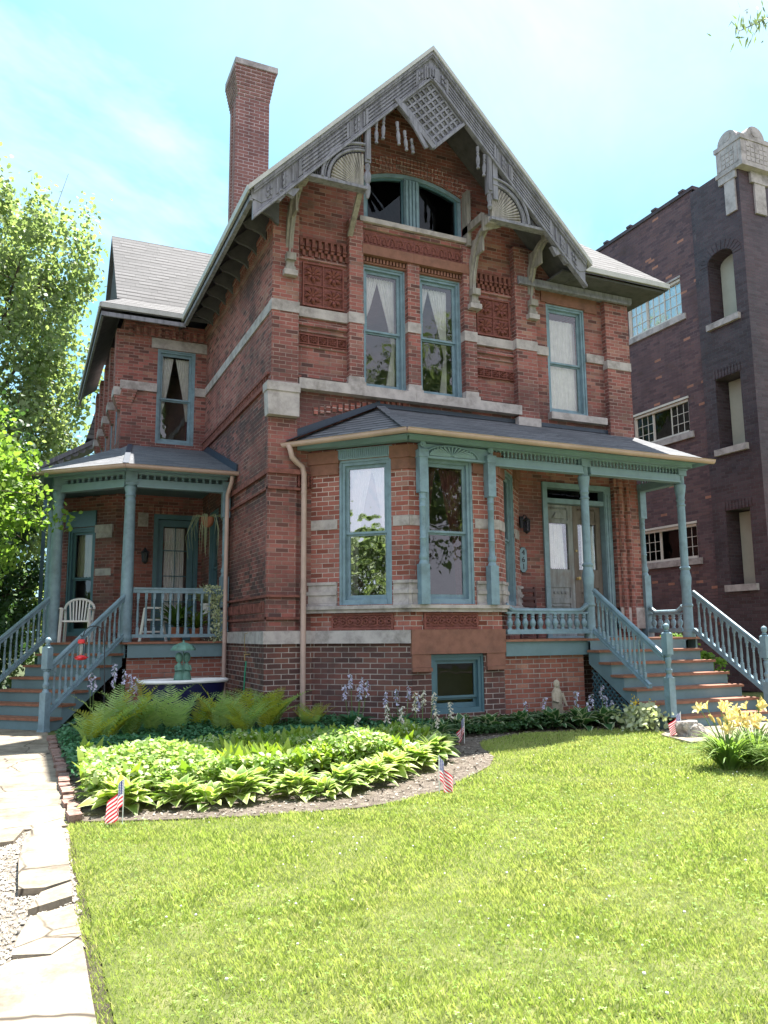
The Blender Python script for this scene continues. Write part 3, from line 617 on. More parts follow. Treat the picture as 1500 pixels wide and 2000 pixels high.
# ================================================================ ROOFS
def slabroof(nm, polys, ma, th=.05, under=M_soffit, uth=.09):
    m = MB(); u = MB()
    for p in polys: m.prism([(x, y, z) for x, y, z in p], (0, 0, -th)); u.prism([(x, y, z-th-.004) for x, y, z in p], (0, 0, -uth))
    r = part(nm, m, ma); u.build('soffit', under, r); return r
ZE = 8.35; EX = 2.85; AX = 6.1; AZ = 11.75; EX2 = 9.35; FY = 11.35
roof = slabroof('roof', [[(EX, FY, ZE), (AX, FY, AZ), (AX, 22, AZ), (EX, 22, ZE)], [(AX, FY, AZ), (EX2, FY, ZE), (EX2, 22, ZE), (AX, 22, AZ)]], M_shL)
hip = slabroof('roof', [[(9.36, 11.6, 8.40), (11.56, 11.6, 8.40), (8.06, 15.1, 11.9), (6.0, 15.1, 11.9)], [(11.56, 11.6, 8.40), (11.56, 22, 8.40), (8.06, 22, 11.9), (8.06, 15.1, 11.9)]], M_shL)
m = MB(); m.box(9.0, 11.5, 11.66, 12.32, 8.22, 8.26); m.box(11.0, 11.5, 12.32, 22, 8.22, 8.26); m.build('soffit', M_soffit, hip)
m = MB(); m.bar((9.3, 11.585, 8.34), (11.58, 11.585, 8.34), .03, .10); m.bar((11.58, 11.58, 8.34), (11.58, 22, 8.34), .03, .10); m.build('fascia', M_fascia, hip)
m = MB(); m.bar((8.3, 12.2, 8.14), (11.05, 12.2, 8.14), .2, .12); m.bar((8.3, 12.1, 8.06), (11.0, 12.1, 8.06), .06, .05); m.build('frieze_board', M_wood, hip)
# wing roof with flared eave
wy = [(16.9, 8.38), (17.45, 8.74), (19.6, 11.22), (21.75, 8.74)]
wr = slabroof('wing_roof', [[(1.14, 16.9, 8.38), (5.0, 16.9, 8.38), (5.0, 17.45, 8.74), (1.62, 17.45, 8.74)], [(1.50, 17.45, 8.74), (5, 17.45, 8.74), (6, 19.6, 11.22), (1.50, 19.6, 11.22)], [(1.50, 19.6, 11.22), (6, 19.6, 11.22), (5, 21.75, 8.74), (1.5, 21.75, 8.74)],
     [(1.14, 16.9, 8.38), (1.62, 17.45, 8.74), (1.62, 24.2, 8.74), (1.14, 24.2, 8.38)]], M_shL)
m = MB(); m.prism([(1.6, 17.45, 8.6), (1.6, 19.6, 11.12), (1.6, 21.75, 8.6)], (.05, 0, 0))
for k in range(12): y = 17.7+k*.35; zt = 8.65+min(y-17.45, 21.75-y)*1.15; m.bar((1.57, y, 8.6), (1.57, y, zt), .05, .03)
m.build('gable_boards', M_soffit, wr)
m = MB(); m.bar((1.13, 16.885, 8.31), (2.86, 16.885, 8.31), .03, .10); m.bar((1.125, 16.87, 8.31), (1.125, 24.2, 8.31), .03, .10); m.build('fascia', M_fascia, wr)
m = MB(); m.bar((1.16, 16.93, 8.13), (2.9, 16.93, 8.13), .05, .09); m.bar((1.18, 16.9, 8.13), (1.18, 24.2, 8.13), .05, .09); m.build('moulding', M_wood, wr)
# main eave fascia + scalloped soffit brackets
m = MB(); m.bar((EX-.02, FY-.03, ZE-.06), (EX-.02, 16.95, ZE-.06), .035, .12); m.build('fascia', M_fascia, roof)
m = MB(); m.bar((EX+.05, FY, ZE-.19), (EX+.05, 16.9, ZE-.19), .07, .08); m.build('moulding', M_wood, roof)
for k in range(9):
    y = 11.9+k*.6; m = MB(); pr = [(3.5, 8.12), (3.5, 8.80), (3.05, 8.36), (3.12, 8.30), (3.26, 8.27), (3.38, 8.22), (3.45, 8.14)]; m.prism([(x, y, z) for x, z in pr], (0, .06, 0)); part('soffit_bracket', m, M_soffit)
# chimney
m = MB(); m.box(3.5, 4.17, 15, 15.68, 8.2, 12.55)
for k in range(8): e = .013*(k+1); m.box(3.5-e, 4.17+e, 15-e, 15.68+e, 12.55+k*.078-.0, 12.55+k*.078+.078-.001)
m.box(3.47, 3.50, 15.12, 15.28, 8.2, 12.5); m.box(3.47, 3.50, 15.4, 15.56, 8.2, 12.5); m.box(3.46, 3.5, 15.0, 15.06, 8.2, 12.5)
ch = m.build('chimney', MB_ch, roof); m = MB(); m.box(3.40, 4.31, 14.86, 15.80, 13.175, 13.30); m.build('chimney_cap', M_stone, ch)
# ---- carved gable
G = wallframe((0, FY), (1, 0)); sl = (AZ-ZE)/(AX-EX); L1 = sqrt(1+sl*sl)
def rk(side, a, b, t0, t1, o0, o1, m):     # strip along the rake: a,b distance (0 at eave,1 at apex) ; t vertical drop
    for s in ((side,) if side else (-1, 1)):
        e = EX if s < 0 else EX2; x0 = e+(AX-e)*a; x1 = e+(AX-e)*b; z0 = ZE+(AZ-ZE)*a; z1 = ZE+(AZ-ZE)*b
        m.wprism(G, [(x0, z0-t0), (x0, z0-t1), (x1, z1-t1), (x1, z1-t0)], o0, o1)
gb = MB(); rk(0, 0.02, 1, .10, .60, -.06, .0, gb); vb = part('bargeboard', gb, M_wood)
m = MB(); rk(0, -.01, 1.0, .0, .085, -.1, .10, m); m.build('rake_fascia', M_fascia, vb)
m = MB()
for t0, t1, o in ((.09, .15, .07), (.15, .19, .045), (.56, .61, .05), (.52, .55, .03)): rk(0, .02, 1, t0, t1, 0, o, m)
for a, b in ((.26, .50), (.62, .90)):
    for k in range(4): rk(0, a, b, .24+k*.07, .275+k*.07, 0, .025, m)
    rk(0, a-.015, a, .22, .50, 0, .03, m); rk(0, b, b+.015, .22, .50, 0, .03, m)
for c in (.155, .2, .535, .58):
    rk(0, c-.022, c-.012, .24, .50, 0, .03, m); rk(0, c+.012, c+.022, .24, .50, 0, .03, m)
for c in (.1, .178, .557, .93):
    for i in range(2):
        for j in range(2): rk(0, c-.014+i*.016, c-.004+i*.016, .28+j*.1, .34+j*.1, 0, .04, m)
m.build('carved_moulding', M_wood, vb)
m = MB()   # scroll ends at the eaves
for s, e in ((1, EX), (-1, EX2)):
    p = [(e+s*.02, ZE-.05), (e+s*.7, ZE+.12), (e+s*.82, ZE+.14), (e+s*.72, ZE-.02), (e+s*.62, ZE+.02), (e+s*.5, ZE-.14), (e+s*.36, ZE-.12), (e+s*.2, ZE-.24), (e+s*.05, ZE-.20)]
    if s < 0: p = p[::-1]
    m.wprism(G, p[::-1], -.07, .012); m.tube([G(e+s*(.52+.07*cos(t)*(1-t/9)), .03, ZE-.02+.07*sin(t)*(1-t/9)) for t in np.linspace(0, 7, 16)], .016, 5)
m.build('scroll', M_wood, vb)
# lattice diamond
C0 = (6.1, 11.12); dx, dz = .67, .64
m = MB(); m.wprism(G, [(6.1, 11.12), (5.43, 10.48), (6.1, 9.84), (6.70, 10.46)], -.09, -.05); lt = part('lattice_panel', m, M_wood)
m = MB(); nn = 7
for k in range(nn+1):
    f = k/nn; a = Vector((6.1-.66*f, 11.10-.63*f)); b = Vector((6.70-.6*f-.0, 10.47-.63*f)); c = Vector((6.1+.6*f, 11.10-.63*f)); d = Vector((5.44+.66*f, 10.47-.63*f))
    m.bar(G(a.x, -.03, a.y), G(b.x, -.03, b.y), .035, .03, (0, 1, 0)); m.bar(G(c.x, -.028, c.y), G(d.x, -.028, d.y), .035, .03, (0, 1, 0))
for i in range(nn):
    for j in range(nn):
        fi, fj = (i+.5)/nn, (j+.5)/nn; cx = 6.1-.66*fi+.6*fj; cz = 11.10-.63*fi-.63*fj; r = .055
        m.add([G(cx-r, -.05, cz), G(cx, -.05, cz-r), G(cx+r, -.05, cz), G(cx, -.05, cz+r), G(cx, .0, cz)], [(0, 1, 4), (1, 2, 4), (2, 3, 4), (3, 0, 4)])
m.build('lattice_bars', M_wood, lt)
m = MB(); m.bar(G(5.38, .03, 10.55), G(6.08, .08, 9.78), .09, .04, (0, 1, 0)); m.bar(G(5.50, .01, 10.5), G(5.92, .10, 9.72), .07, .04, (0, 1, 0)); m.build('broken_moulding', M_wood, lt)
m = MB(); m.bar(G(6.1, .0, 9.82), G(6.74, .0, 10.46), .05, .05, (0, 1, 0)); m.build('lattice_bars', M_wood, lt)
m = MB()
for k in range(4): m.wb(G, 5.98+k*.055, 6.01+k*.055, -.02, .05, 11.12, 11.34)
m.wb(G, 5.95, 6.25, -.05, .03, 11.1, 11.36); m.build('apex_block', M_wood, vb)
# fans, arch hoods and fluted spandrels
for s in (-1, 1):
    cx = 4.80 if s < 0 else 7.30; r = .60; zb = 8.80
    rake = lambda x: ZE+(AZ-ZE)*((x-EX)/(AX-EX) if x < AX else (EX2-x)/(EX2-AX))-.62
    # fan plate
    m = MB(); A = [(cx+s*r*cos(t), zb+r*sin(t)) for t in np.linspace(0, pi/2, 14)]
    poly = [(cx, zb)]+A; poly = poly if s > 0 else poly[::-1]
    m.wprism(G, poly[::-1], -.12, -.06); fan = part('fan_panel', m, M_wood2); m = MB()
    for k in range(15):
        t = (k+.5)/15*pi/2; m.tube([G(cx+s*.03*cos(t), -.055, zb+.03*sin(t)), G(cx+s*r*.98*cos(t), -.03, zb+r*.98*sin(t))], [.006, .028], 6)
    m.build('fan_ribs', M_wood2, fan, True)
    m = MB()
    for rr, w_, o in ((.64, .05, .05), (.70, .03, .03), (.75, .05, .06)):
        pts = [(cx+s*rr*cos(t), zb+rr*sin(t)) for t in np.linspace(0, pi/2, 16)]
        for p, q in zip(pts, pts[1:]): m.bar(G(p[0], o-.06, p[1]), G(q[0], o-.06, q[1]), w_, .12, (0, 1, 0)) if 0 else m.tube([G(p[0], o-.05, p[1]), G(q[0], o-.05, q[1])], w_*.55, 6)
    m.build('arch_hood', M_wood, fan, True)
    # spandrel with flutes, plane behind
    xe = 3.72 if s < 0 else 8.40
    m = MB(); poly = [(xe, zb-.0), (cx, zb), (cx, rake(cx)+.1), (xe, rake(xe)+.1)]; poly = poly if s < 0 else poly[::-1]; m.wprism(G, poly, -.17, -.13); sp = part('fluted_spandrel', m, M_wood); m = MB()
    for k in range(34):
        x = xe+(cx-xe)*k/34; d = .22*-s; zt = rake(x)+.06
        m.bar(G(x+d*0, -.12, max(zb, zt-.45)), G(x, -.12, zt), .018, .03, (0, 1, 0))
    m.build('flutes', M_wood, sp)
    m = MB(); m.wb(G, min(xe, cx)-.05, max(xe, cx)+.05, -.14, .02, zb-.05, zb); part('gable_shelf', m, M_wood)
    # post with pendant
    px = 4.87 if s < 0 else 7.25
    m = MB(); m.wb(G, px-.05, px+.05, -.10, .0, 9.25, rake(px)+.15); m.wb(G, px-.035, px+.035, -.10, .02, 9.3, rake(px)+.1)
    if s > 0: m.wb(G, px+.06, px+.16, -.1, .01, 9.15, rake(px)+.02)
    po = part('gable_post', m, M_wood); m = MB()
    m.lathe([(.035, 9.24), (.05, 9.18), (.03, 9.12), (.06, 9.05), (.062, 8.95), (.03, 8.88), (.055, 8.82), (.05, 8.72), (.02, 8.62)][::-1] if s < 0 else [(.02, 8.95), (.05, 9.0), (.03, 9.08), (.05, 9.15), (.04, 9.25)], (px, FY+.04, 0), 8); m.build('pendant', M_wood, po, True)
def spindle(h, k=1): return [(.028, 0), (.034, .02), (.02, .05), (.034, h*.25), (.036, h*.45), (.018, h*.62), (.03, h*.66), (.03, h*.7), (.018, h*.74), (.03, h*.85), (.03, h)]
for x, zt, h, tl in ((5.03, 10.05, .40, 0), (5.17, 10.2, .44, .02), (5.42, 10.15, .42, -.04), (5.56, 10.02, .36, -.05), (5.69, 9.9, .26, -.06), (7.02, 10.1, .42, 0), (7.16, 9.98, .42, .03)):
    m = MB(); m.lathe(spindle(h), (0, 0, -h), 8); m.build('gable_spindle', M_wood, house, True, loc=(x, FY+.02, zt), rot=(0, tl*2, 0))
# brackets carrying the gable: side profile (y,z)
def bracket(x, w_=.13, tilt=0):
    n = 12; out = []; 
    for i in range(n+1): t = i/n; out.append((12.16-.68*(1-cos(t*pi/2))*1.0, 7.72+1.04*sin(t*pi/2)))
    inn = [(y+.11+.02*i/n, z+.02) for i, (y, z) in enumerate(out)]
    m = MB()
    for (a, b, c, d) in zip(out, out[1:], inn[1:], inn): m.prism([(x-w_/2, *a), (x-w_/2, *b), (x-w_/2, *c), (x-w_/2, *d)], (w_, 0, 0))
    br = m.build('gable_bracket', M_wood2, house); m = MB()
    for (a, b) in zip(out, out[1:]): m.bar((x, a[0]-.012, a[1]), (x, b[0]-.012, b[1]), w_*.4, .03, (1, 0, 0))
    m.box(x-w_*.35, x+w_*.35, 12.2, 12.32, 7.6, 8.7); m.box(x-.02, x+.02, 11.75, 12.2, 8.35, 8.7)
    m.build('curved_rib', M_wood2, br)
    m = MB(); m.box(x-w_*.7, x+w_*.7, 11.42, 11.62, 8.72, 8.84); m.box(x-w_*.62, x+w_*.62, 12.02, 12.3, 7.62, 7.74); m.box(x-w_*.5, x+w_*.5, 12.08, 12.3, 7.52, 7.62); m.box(x-w_*.65, x+w_*.65, 12.06, 12.3, 7.46, 7.52); m.build('bracket_block', M_wood2, br)
    slab('stone_block', M_stone, WF, X(x)-w_*.9, X(x)+w_*.9, 0, .26, 7.36, 7.455)
for x in (3.76, 7.32, 8.60): bracket(x)
m = MB(); m.bar((4.87, 12.2, 8.35), (4.80, 11.5, 8.86), .09, .07); part('broken_bracket', m, M_wood2)
m = MB(); m.wprism(wallframe((0, 11.55), (1, 0)), [(7.2, 8.62), (7.6, 8.78), (7.6, 9.05), (7.2, 8.92)], -.05, 0); part('pierced_box', m, M_wood2)
m = MB(); m.box(7.20, 7.27, 11.6, 12.3, 8.85, 9.0); m.box(7.2, 7.28, 12.1, 12.3, 8.6, 9.7); part('outrigger', m, M_wood2)
M_doorw2 = simple('weathered_brown_door', (.17, .145, .13), .75, .25, .22, 10, .4, streak=True, dirt=((.10, .07, .06), .7))
# ================================================================ RIGHT (FRONT) PORCH
DZ = 1.337
m = MB(); m.box(7.08, 11.25, 11.02, 12.25, 1.30, DZ); deck = part('porch_deck', m, M_tread)
m = MB(); m.box(7.10, 8.74, 11.06, 11.10, 1.07, 1.298); m.box(11.17, 11.21, 11.1, 12.2, 1.07, 1.298); m.build('deck_fascia', M_riser, deck)
m = MB(); wall(m, wallframe((7.02, 11.12), (1, 0)), 1.64, .1, 1.075, inner=False); m.box(11.1, 11.2, 11.3, 12.25, 0, 1.07); m.build('brick_base', MB_pf, deck)
slab('concrete_footing', M_stone, wallframe((7.02, 11.12), (1, 0)), 0, 1.64, -.2, .04, 0, .14)
def colprof(H, r=.088):
    return [(r*1.25, 0), (r*1.25, .10), (r*1.05, .12), (r*1.12, .15), (r, .18), (r, H*.18), (r*1.15, H*.185), (r*1.15, H*.195), (r, H*.20), (r*.98, H*.30), (r*1.12, H*.34), (r*1.16, H*.36), (r*.85, H*.405), (r*1.1, H*.415), (r*1.1, H*.42), (r*.80, H*.43), (r*.80, H*.80),
            (r*.95, H*.805), (r*.95, H*.81), (r*.78, H*.815), (r*.78, H*.83), (r*.95, H*.84), (r*.8, H*.85), (r*1.05, H*.89), (r*1.2, H*.925), (r*1.2, H*.935), (r*.95, H*.94), (r*.95, H)]
cH = 4.33-DZ
cm = MB().lathe(colprof(cH), (0, 0, 0), 20).mesh('porch_column', M_teal, True)
for x in (8.84, 11.05): 
    o = obj('porch_column', cm, house, (x, 11.12, DZ)); m = MB(); m.sq(.095, 4.30, 4.56, (x, 11.12)); m.sq(.11, 4.40, 4.43, (x, 11.12)); m.build('capital_block', M_teal, o)
# slender half columns on the bay
def slim():
    m = MB(); m.sq(.075, 0, .62); m.lathe([(.075, .62), (.055, .68), (.068, .71), (.07, .74), (.05, .80), (.048, 1.0), (.06, 1.02), (.05, 1.05), (.05, 1.5), (.06, 1.52), (.05, 1.55), (.05, 1.62), (.06, 1.64), (.05, 1.67), (.058, 1.74)], n=14); m.sq(.072, 1.74, 2.40); m.sq(.085, 2.3, 2.42); return m
sm = slim().mesh('slender_column', M_teal, True)
for x in (5.60, 6.84): obj('slender_column', sm, house, (x, 10.99, 1.887))
m = slim(); m.build('slender_column', M_teal, house, True, loc=(11.05, 12.17, 1.90)); m = MB(); m.sq(.08, DZ, 1.9, (11.05, 12.17)); part('column_plinth', m, M_teal)
# entablature
def railbeam(m, p, q, w_, h, z): m.bar((p[0], p[1], z), (q[0], q[1], z), w_, h)
def frieze(path, zb, zt, nper, nm='spindle_frieze', pil_r=.018, parent=None, sets=True):
    m = MB()
    for p, q in path:
        railbeam(m, p, q, .12, .10, zb-.05); railbeam(m, p, q, .155, .03, zb-.105); railbeam(m, p, q, .10, .03, zb+.015); railbeam(m, p, q, .12, .05, zt+.025)
        railbeam(m, p, q, .20, .06, zt+.075)
    b = m.build('porch_beam', M_teal2, parent or house)
    h = zt-zb-.03; sm_ = MB().lathe([(pil_r*1.1, 0), (pil_r*1.1, h*.12), (pil_r*.6, h*.2), (pil_r*1.25, h*.5), (pil_r*.6, h*.8), (pil_r*1.1, h*.88), (pil_r*1.1, h)], n=7).mesh('frieze_spindle', M_teal2, True)
    for p, q in path:
        L = sqrt((q[0]-p[0])**2+(q[1]-p[1])**2); n = int(L/nper)
        for k in range(n):
            f = (k+.5)/n; obj('frieze_spindle', sm_, b, (p[0]+(q[0]-p[0])*f, p[1]+(q[1]-p[1])*f, zb+.03))
    return b
frieze([((6.92, 11.08), (8.76, 11.08)), ((8.92, 11.08), (10.97, 11.08)), ((11.05, 11.2), (11.05, 12.15))], 4.285, 4.43, .075)
# cornice following the bay and front, ceiling
m = MB()
cpath = [(3.98, 12.3), (5.34, 10.94), (11.16, 10.94), (11.16, 12.3)]
for (p, q) in zip(cpath, cpath[1:]):
    m.bar((*p, 4.475), (*q, 4.475), .10, .07)
cp2 = [(4.1, 12.3), (5.38, 11.02), (11.1, 11.02), (11.1, 12.3)]
for (p, q) in zip(cp2, cp2[1:]): m.bar((*p, 4.452), (*q, 4.452), .10, .022)
part('porch_cornice', m, M_teal2)
m = MB(); m.prism([(4.0, 12.3, 4.50), (5.3, 10.85, 4.50), (11.2, 10.85, 4.50), (11.2, 12.3, 4.50)], (0, 0, .02)); part('porch_ceiling', m, M_teal2)
# sunburst panel
m = MB(); BFo = wallframe((5.42, 10.98), (1, 0)); m.wb(BFo, .14, 1.50, -.1, -.02, 4.19, 4.42); sbp = part('sunburst_panel', m, M_teal2); m = MB()
m.wb(BFo, .14, 1.5, -.02, .0, 4.19, 4.225); m.tube([BFo(.72+.48*cos(t), .0, 4.235+.175*sin(t)) for t in np.linspace(0, pi, 18)], .016, 6)
for k in range(17):
    t = (k+.5)/17*pi; m.tube([BFo(.72+.04*cos(t), 0, 4.235+.02*sin(t)), BFo(.72+.42*cos(t), .012, 4.235+.155*sin(t))], [.006, .02], 5)
for x in (.19, 1.43): m.tube([BFo(x, -.02, 4.40), BFo(x, .03, 4.40)], .05, 12); m.tube([BFo(x, .03, 4.40), BFo(x, .045, 4.40)], .025, 10)
m.build('sunburst_rays', M_teal2, sbp, True)
# roof
GZ = 4.53
pr = slabroof('porch_roof', [[(3.74, 12.29, GZ), (5.16, 10.6, GZ), (5.45, 12.29, 5.33)], [(5.16, 10.6, GZ), (11.30, 10.6, GZ), (11.05, 12.29, 5.33), (5.45, 12.29, 5.33)], [(11.30, 10.6, GZ), (11.30, 12.29, GZ), (11.05, 12.29, 5.33)]], M_shD, .03, M_teal2, .04)
m = MB(); m.prism([(3.70, 12.25, GZ+.03), (5.45, 12.25, 5.36), (5.45, 12.25, 5.44), (3.72, 12.25, GZ+.16)], (0, .04, 0)); m.bar((5.45, 12.27, 5.36), (11.05, 12.27, 5.36), .03, .07)
m.prism([(3.76, 12.1, GZ+.02), (3.76, 12.28, GZ+.03), (5.45, 12.28, 5.35), (5.30, 12.12, 5.27)], (0, 0, .012)); m.build('flashing_shade_strip', M_flash_shade, pr)  # dark navy bands: flashing, and shading put into colour along the wall
m = MB(); m.bar((5.16, 10.6, GZ+.012), (5.45, 12.25, 5.345), .16, .015); m.build('ridge_caps', M_shD, pr)
def gutter(path, z, r=.062):
    m = MB(); n = 8
    for p, q in zip(path, path[1:]):
        a = Vector((*p, z)); b = Vector((*q, z)); t = (b-a).normalized(); x = Vector((t.y, -t.x, 0))
        prof = [(x*r*cos(k*pi/n-0)+Vector((0, 0, -r*1.0*sin(k*pi/n)))) for k in range(n+1)]
        prof = [x*(r+.012)+Vector((0, 0, .012))]+prof
        o = len(m.v)
        for c in (a-t*.01, b+t*.01):
            for v in prof: m.v.append(tuple(c+v))
        k = len(prof)
        for i in range(k-1): m.f.append((o+i, o+i+1, o+k+i+1, o+k+i))
        m.f.append(tuple(o+i for i in range(k))); m.f.append(tuple(o+k+i for i in range(k-1, -1, -1)))
        L = (b-a).length; nb = max(1, int(L/.8))
        for i in range(nb): c = a+t*(L*(i+.5)/nb); m.bar(tuple(c+x*(r-.01)+Vector((0, 0, .01))), tuple(c-x*.02+Vector((0, 0, .02))), .02, .01)
    return m
gutter([(3.72, 12.27), (5.14, 10.56), (11.33, 10.56)], GZ-.02).build('gutter', M_copper, pr)
# downspouts
m = MB(); m.tube([(3.78, 12.15, 4.47), (3.80, 12.13, 4.40), (3.83, 12.13, 4.28), (3.93, 12.16, 4.20), (4.02, 12.17, 4.14), (4.05, 12.17, 4.02), (4.05, 12.17, .05)], .045, 10); d1 = part('downspout', m, M_copper, smooth=True)
m = MB()
for z in (3.7, 2.1, .7): m.lathe([(.05, z), (.05, z+.05)], (4.05, 12.17, 0), 10)
m.build('strap', M_copper, d1)
# low curved rail with fat balusters
def lowrail(p, q):
    P = Vector((*p, 0)); Q = Vector((*q, 0)); L = (Q-P).length; t = (Q-P)/L; m = MB(); n = 26
    def zc(s): e = min(s, L-s); return 1.80+(.10*max(0, 1-e/.17)**1.5)
    pts = [tuple(P+t*(L*i/n)+Vector((0, 0, zc(L*i/n)))) for i in range(n+1)]
    m.tube(pts, .042, 8); m.bar(tuple(P+Vector((0, 0, 1.765))), tuple(Q+Vector((0, 0, 1.765))), .06, .03); m.bar(tuple(P+Vector((0, 0, 1.47))), tuple(Q+Vector((0, 0, 1.47))), .09, .05); m.bar(tuple(P+Vector((0, 0, 1.435))), tuple(Q+Vector((0, 0, 1.435))), .12, .03)
    r = part('low_rail', m, M_teal, smooth=True)
    nb = int(L/.148); me = MB().lathe([(.036, 0), (.036, .02), (.026, .03), (.05, .09), (.052, .12), (.03, .17), (.026, .18), (.04, .2), (.026, .215), (.036, .24), (.036, .26)], n=10).mesh('baluster', M_teal, True)
    for k in range(nb): obj('baluster', me, r, tuple(P+t*(L*(k+.5)/nb)+Vector((0, 0, 1.493))))
lowrail((7.12, 11.08), (8.75, 11.08)); lowrail((11.05, 12.08), (11.05, 11.24))
# turned baluster
def balm(h, name='baluster', r=.022):
    a = .30*h; m = MB(); m.sq(r, 0, a*.55); m.lathe([(r, a*.55), (r*.7, a*.6), (r*1.05, a*.68), (r*.7, a*.76), (r*1.0, a*.82), (r*.72, a*.9), (r*.9, a*1.0), (r*1.05, a*1.2), (r*.62, h*.74), (r*.95, h*.76), (r*.62, h*.79), (r*.95, h*.82), (r*.7, h*.85)], n=8); m.sq(r*.95, h*.85, h); return m.mesh(name, M_teal, True)
def newel(parent, loc, H=1.40, rz=0):
    m = MB(); h = .058; m.sq(h*1.25, 0, .05, h2=h*1.1); m.sq(h, .05, H*.42); m.lathe([(h, H*.42), (h*.6, H*.46), (h*.95, H*.49), (h*.95, H*.505), (h*.6, H*.52), (h*.55, H*.55), (h*.85, H*.60), (h*.8, H*.63), (h*.6, H*.645), (h*.95, H*.655), (h*.7, H*.67)], n=14)
    m.sq(h, H*.67, H*.90); m.sq(h*.98, H*.90, H*.915, h2=h*.6); m.lathe([(h*.45, H*.915), (h*.75, H*.925), (h*.4, H*.935), (h*.62, H*.95), (h*.8, H*.965), (h*.8, H*.985), (h*.5, H*1.005), (h*.1, H*1.012)], n=14)
    return obj('newel_post', m.mesh('newel_post', M_teal, True), parent, loc, rz)
RS = .191; RUN = .28
def stair(Pm, d, wid, nst=7, first_wide=None, nm='staircase', rails=((0, 1), (1, 1)), lift=.0, toph=1.28):
    """Pm(s,w,z): s = outward distance from deck edge, w = across"""
    W3 = Pm; m = MB()
    def bx(m, s0, s1, w0, w1, z0, z1):
        P = [W3(s, w_, z) for z in (z0, z1) for (s, w_) in ((s0, w0), (s1, w0), (s1, w1), (s0, w1))]; m.add(P, [(3, 2, 1, 0), (4, 5, 6, 7), (0, 1, 5, 4), (1, 2, 6, 5), (2, 3, 7, 6), (3, 0, 4, 7)])
    # stringers
    for w0 in (.0, wid/2-.02, wid-.04):
        poly = [(0, DZ-.05)]
        for k in range(nst-1): poly += [(k*RUN+.0, DZ-.04-RS*(k+0)) if 0 else (k*RUN, DZ-.04-RS*(k+1)), ((k+1)*RUN, DZ-.04-RS*(k+1))]
        poly += [((nst-1)*RUN, 0), ((nst-1)*RUN-.2, 0), (0, DZ-.42)]
        m.prism([W3(s, w0, z) for s, z in poly], Vector(W3(0, w0+.04, 0))-Vector(W3(0, w0, 0)))
    st = part(nm, m, M_riser)
    for k in range(1, nst):
        a = MB(); z = DZ-RS*k; w0 = -.03 if not (first_wide and k == nst-1) else first_wide; w1 = wid+.03
        bx(a, (k-1)*RUN, k*RUN+.03, w0, w1, z-.038, z); a.build('tread', M_tread, st)
    for k in range(nst):
        a = MB(); z = DZ-RS*k; w0 = .0 if not (first_wide and k == nst-1) else first_wide+.03
        bx(a, k*RUN-.02, k*RUN-.001, w0+.005, wid-.005, max(0, z-RS), z-.039); a.build('riser', M_riser, st)
    return st, bx
def stairrail(st, Pm, wq, s_end, nb, drop_short=0, top0=2.17, post=True, skew=0):
    slope = RS/RUN; z = lambda s, h: DZ-slope*s+h
    m = MB(); a = Pm(.03, wq, z(.03, .83)); b = Pm(s_end, wq, z(s_end, .83)); m.tube([a, b], .037, 8); hr = m.build('handrail', M_teal, st, True)
    m = MB(); m.bar(Pm(.03, wq, z(.03, .755+.02)), Pm(s_end, wq, z(s_end, .775)), .055, .035); hr2 = m.build('handrail', M_teal, st)
    m = MB(); e2 = s_end-drop_short; m.bar(Pm(.0, wq, z(0, .14)), Pm(e2, wq, z(e2, .14)), .06, .05); m.bar(Pm(.0, wq, z(0, .105)), Pm(e2, wq, z(e2, .105)), .085, .025); m.build('bottom_rail', M_teal, st)
    me = balm(.60)
    for k in range(nb):
        s = .07+(e2-.12)*(k+.5)/nb; obj('baluster', me, st, Pm(s, wq, z(s, .165)))
# right staircase: deck edge y=11.0, treads X 8.66..10.88
PmR = lambda s, w_, z: (8.68+w_, 11.0-s, z)
st, bx = stair(PmR, None, 2.2, first_wide=.22, nm='front_staircase')
stairrail(st, PmR, .15, 1.60, 11, drop_short=.35); stairrail(st, PmR, 2.38, 1.62, 12)
newel(st, (8.85, 9.36, RS), 1.36); newel(st, (11.0, 9.45, 0), 1.50)
m = MB()   # lattice below the stairs, clipped to the triangle under the stringer
zl = lambda a: .90-.62*a
for dr_ in (1, -1):
    for k in range(-8, 20):
        c = k*.105; pts = [(a, (a-c)*1.0 if dr_ > 0 else (c-a)*1.0) for a in np.linspace(.05, 1.45, 90)]; pts = [(a, z) for a, z in pts if .02 < z < zl(a)-.02]
        if len(pts) > 2: (a0, z0), (a1, z1) = pts[0], pts[-1]; xx = 8.70 if dr_ > 0 else 8.715; m.bar((xx, 11.0-a0, z0), (xx, 11.0-a1, z1), .012, .032, (1, 0, 0))
m.build('lattice', M_tealdk, st)
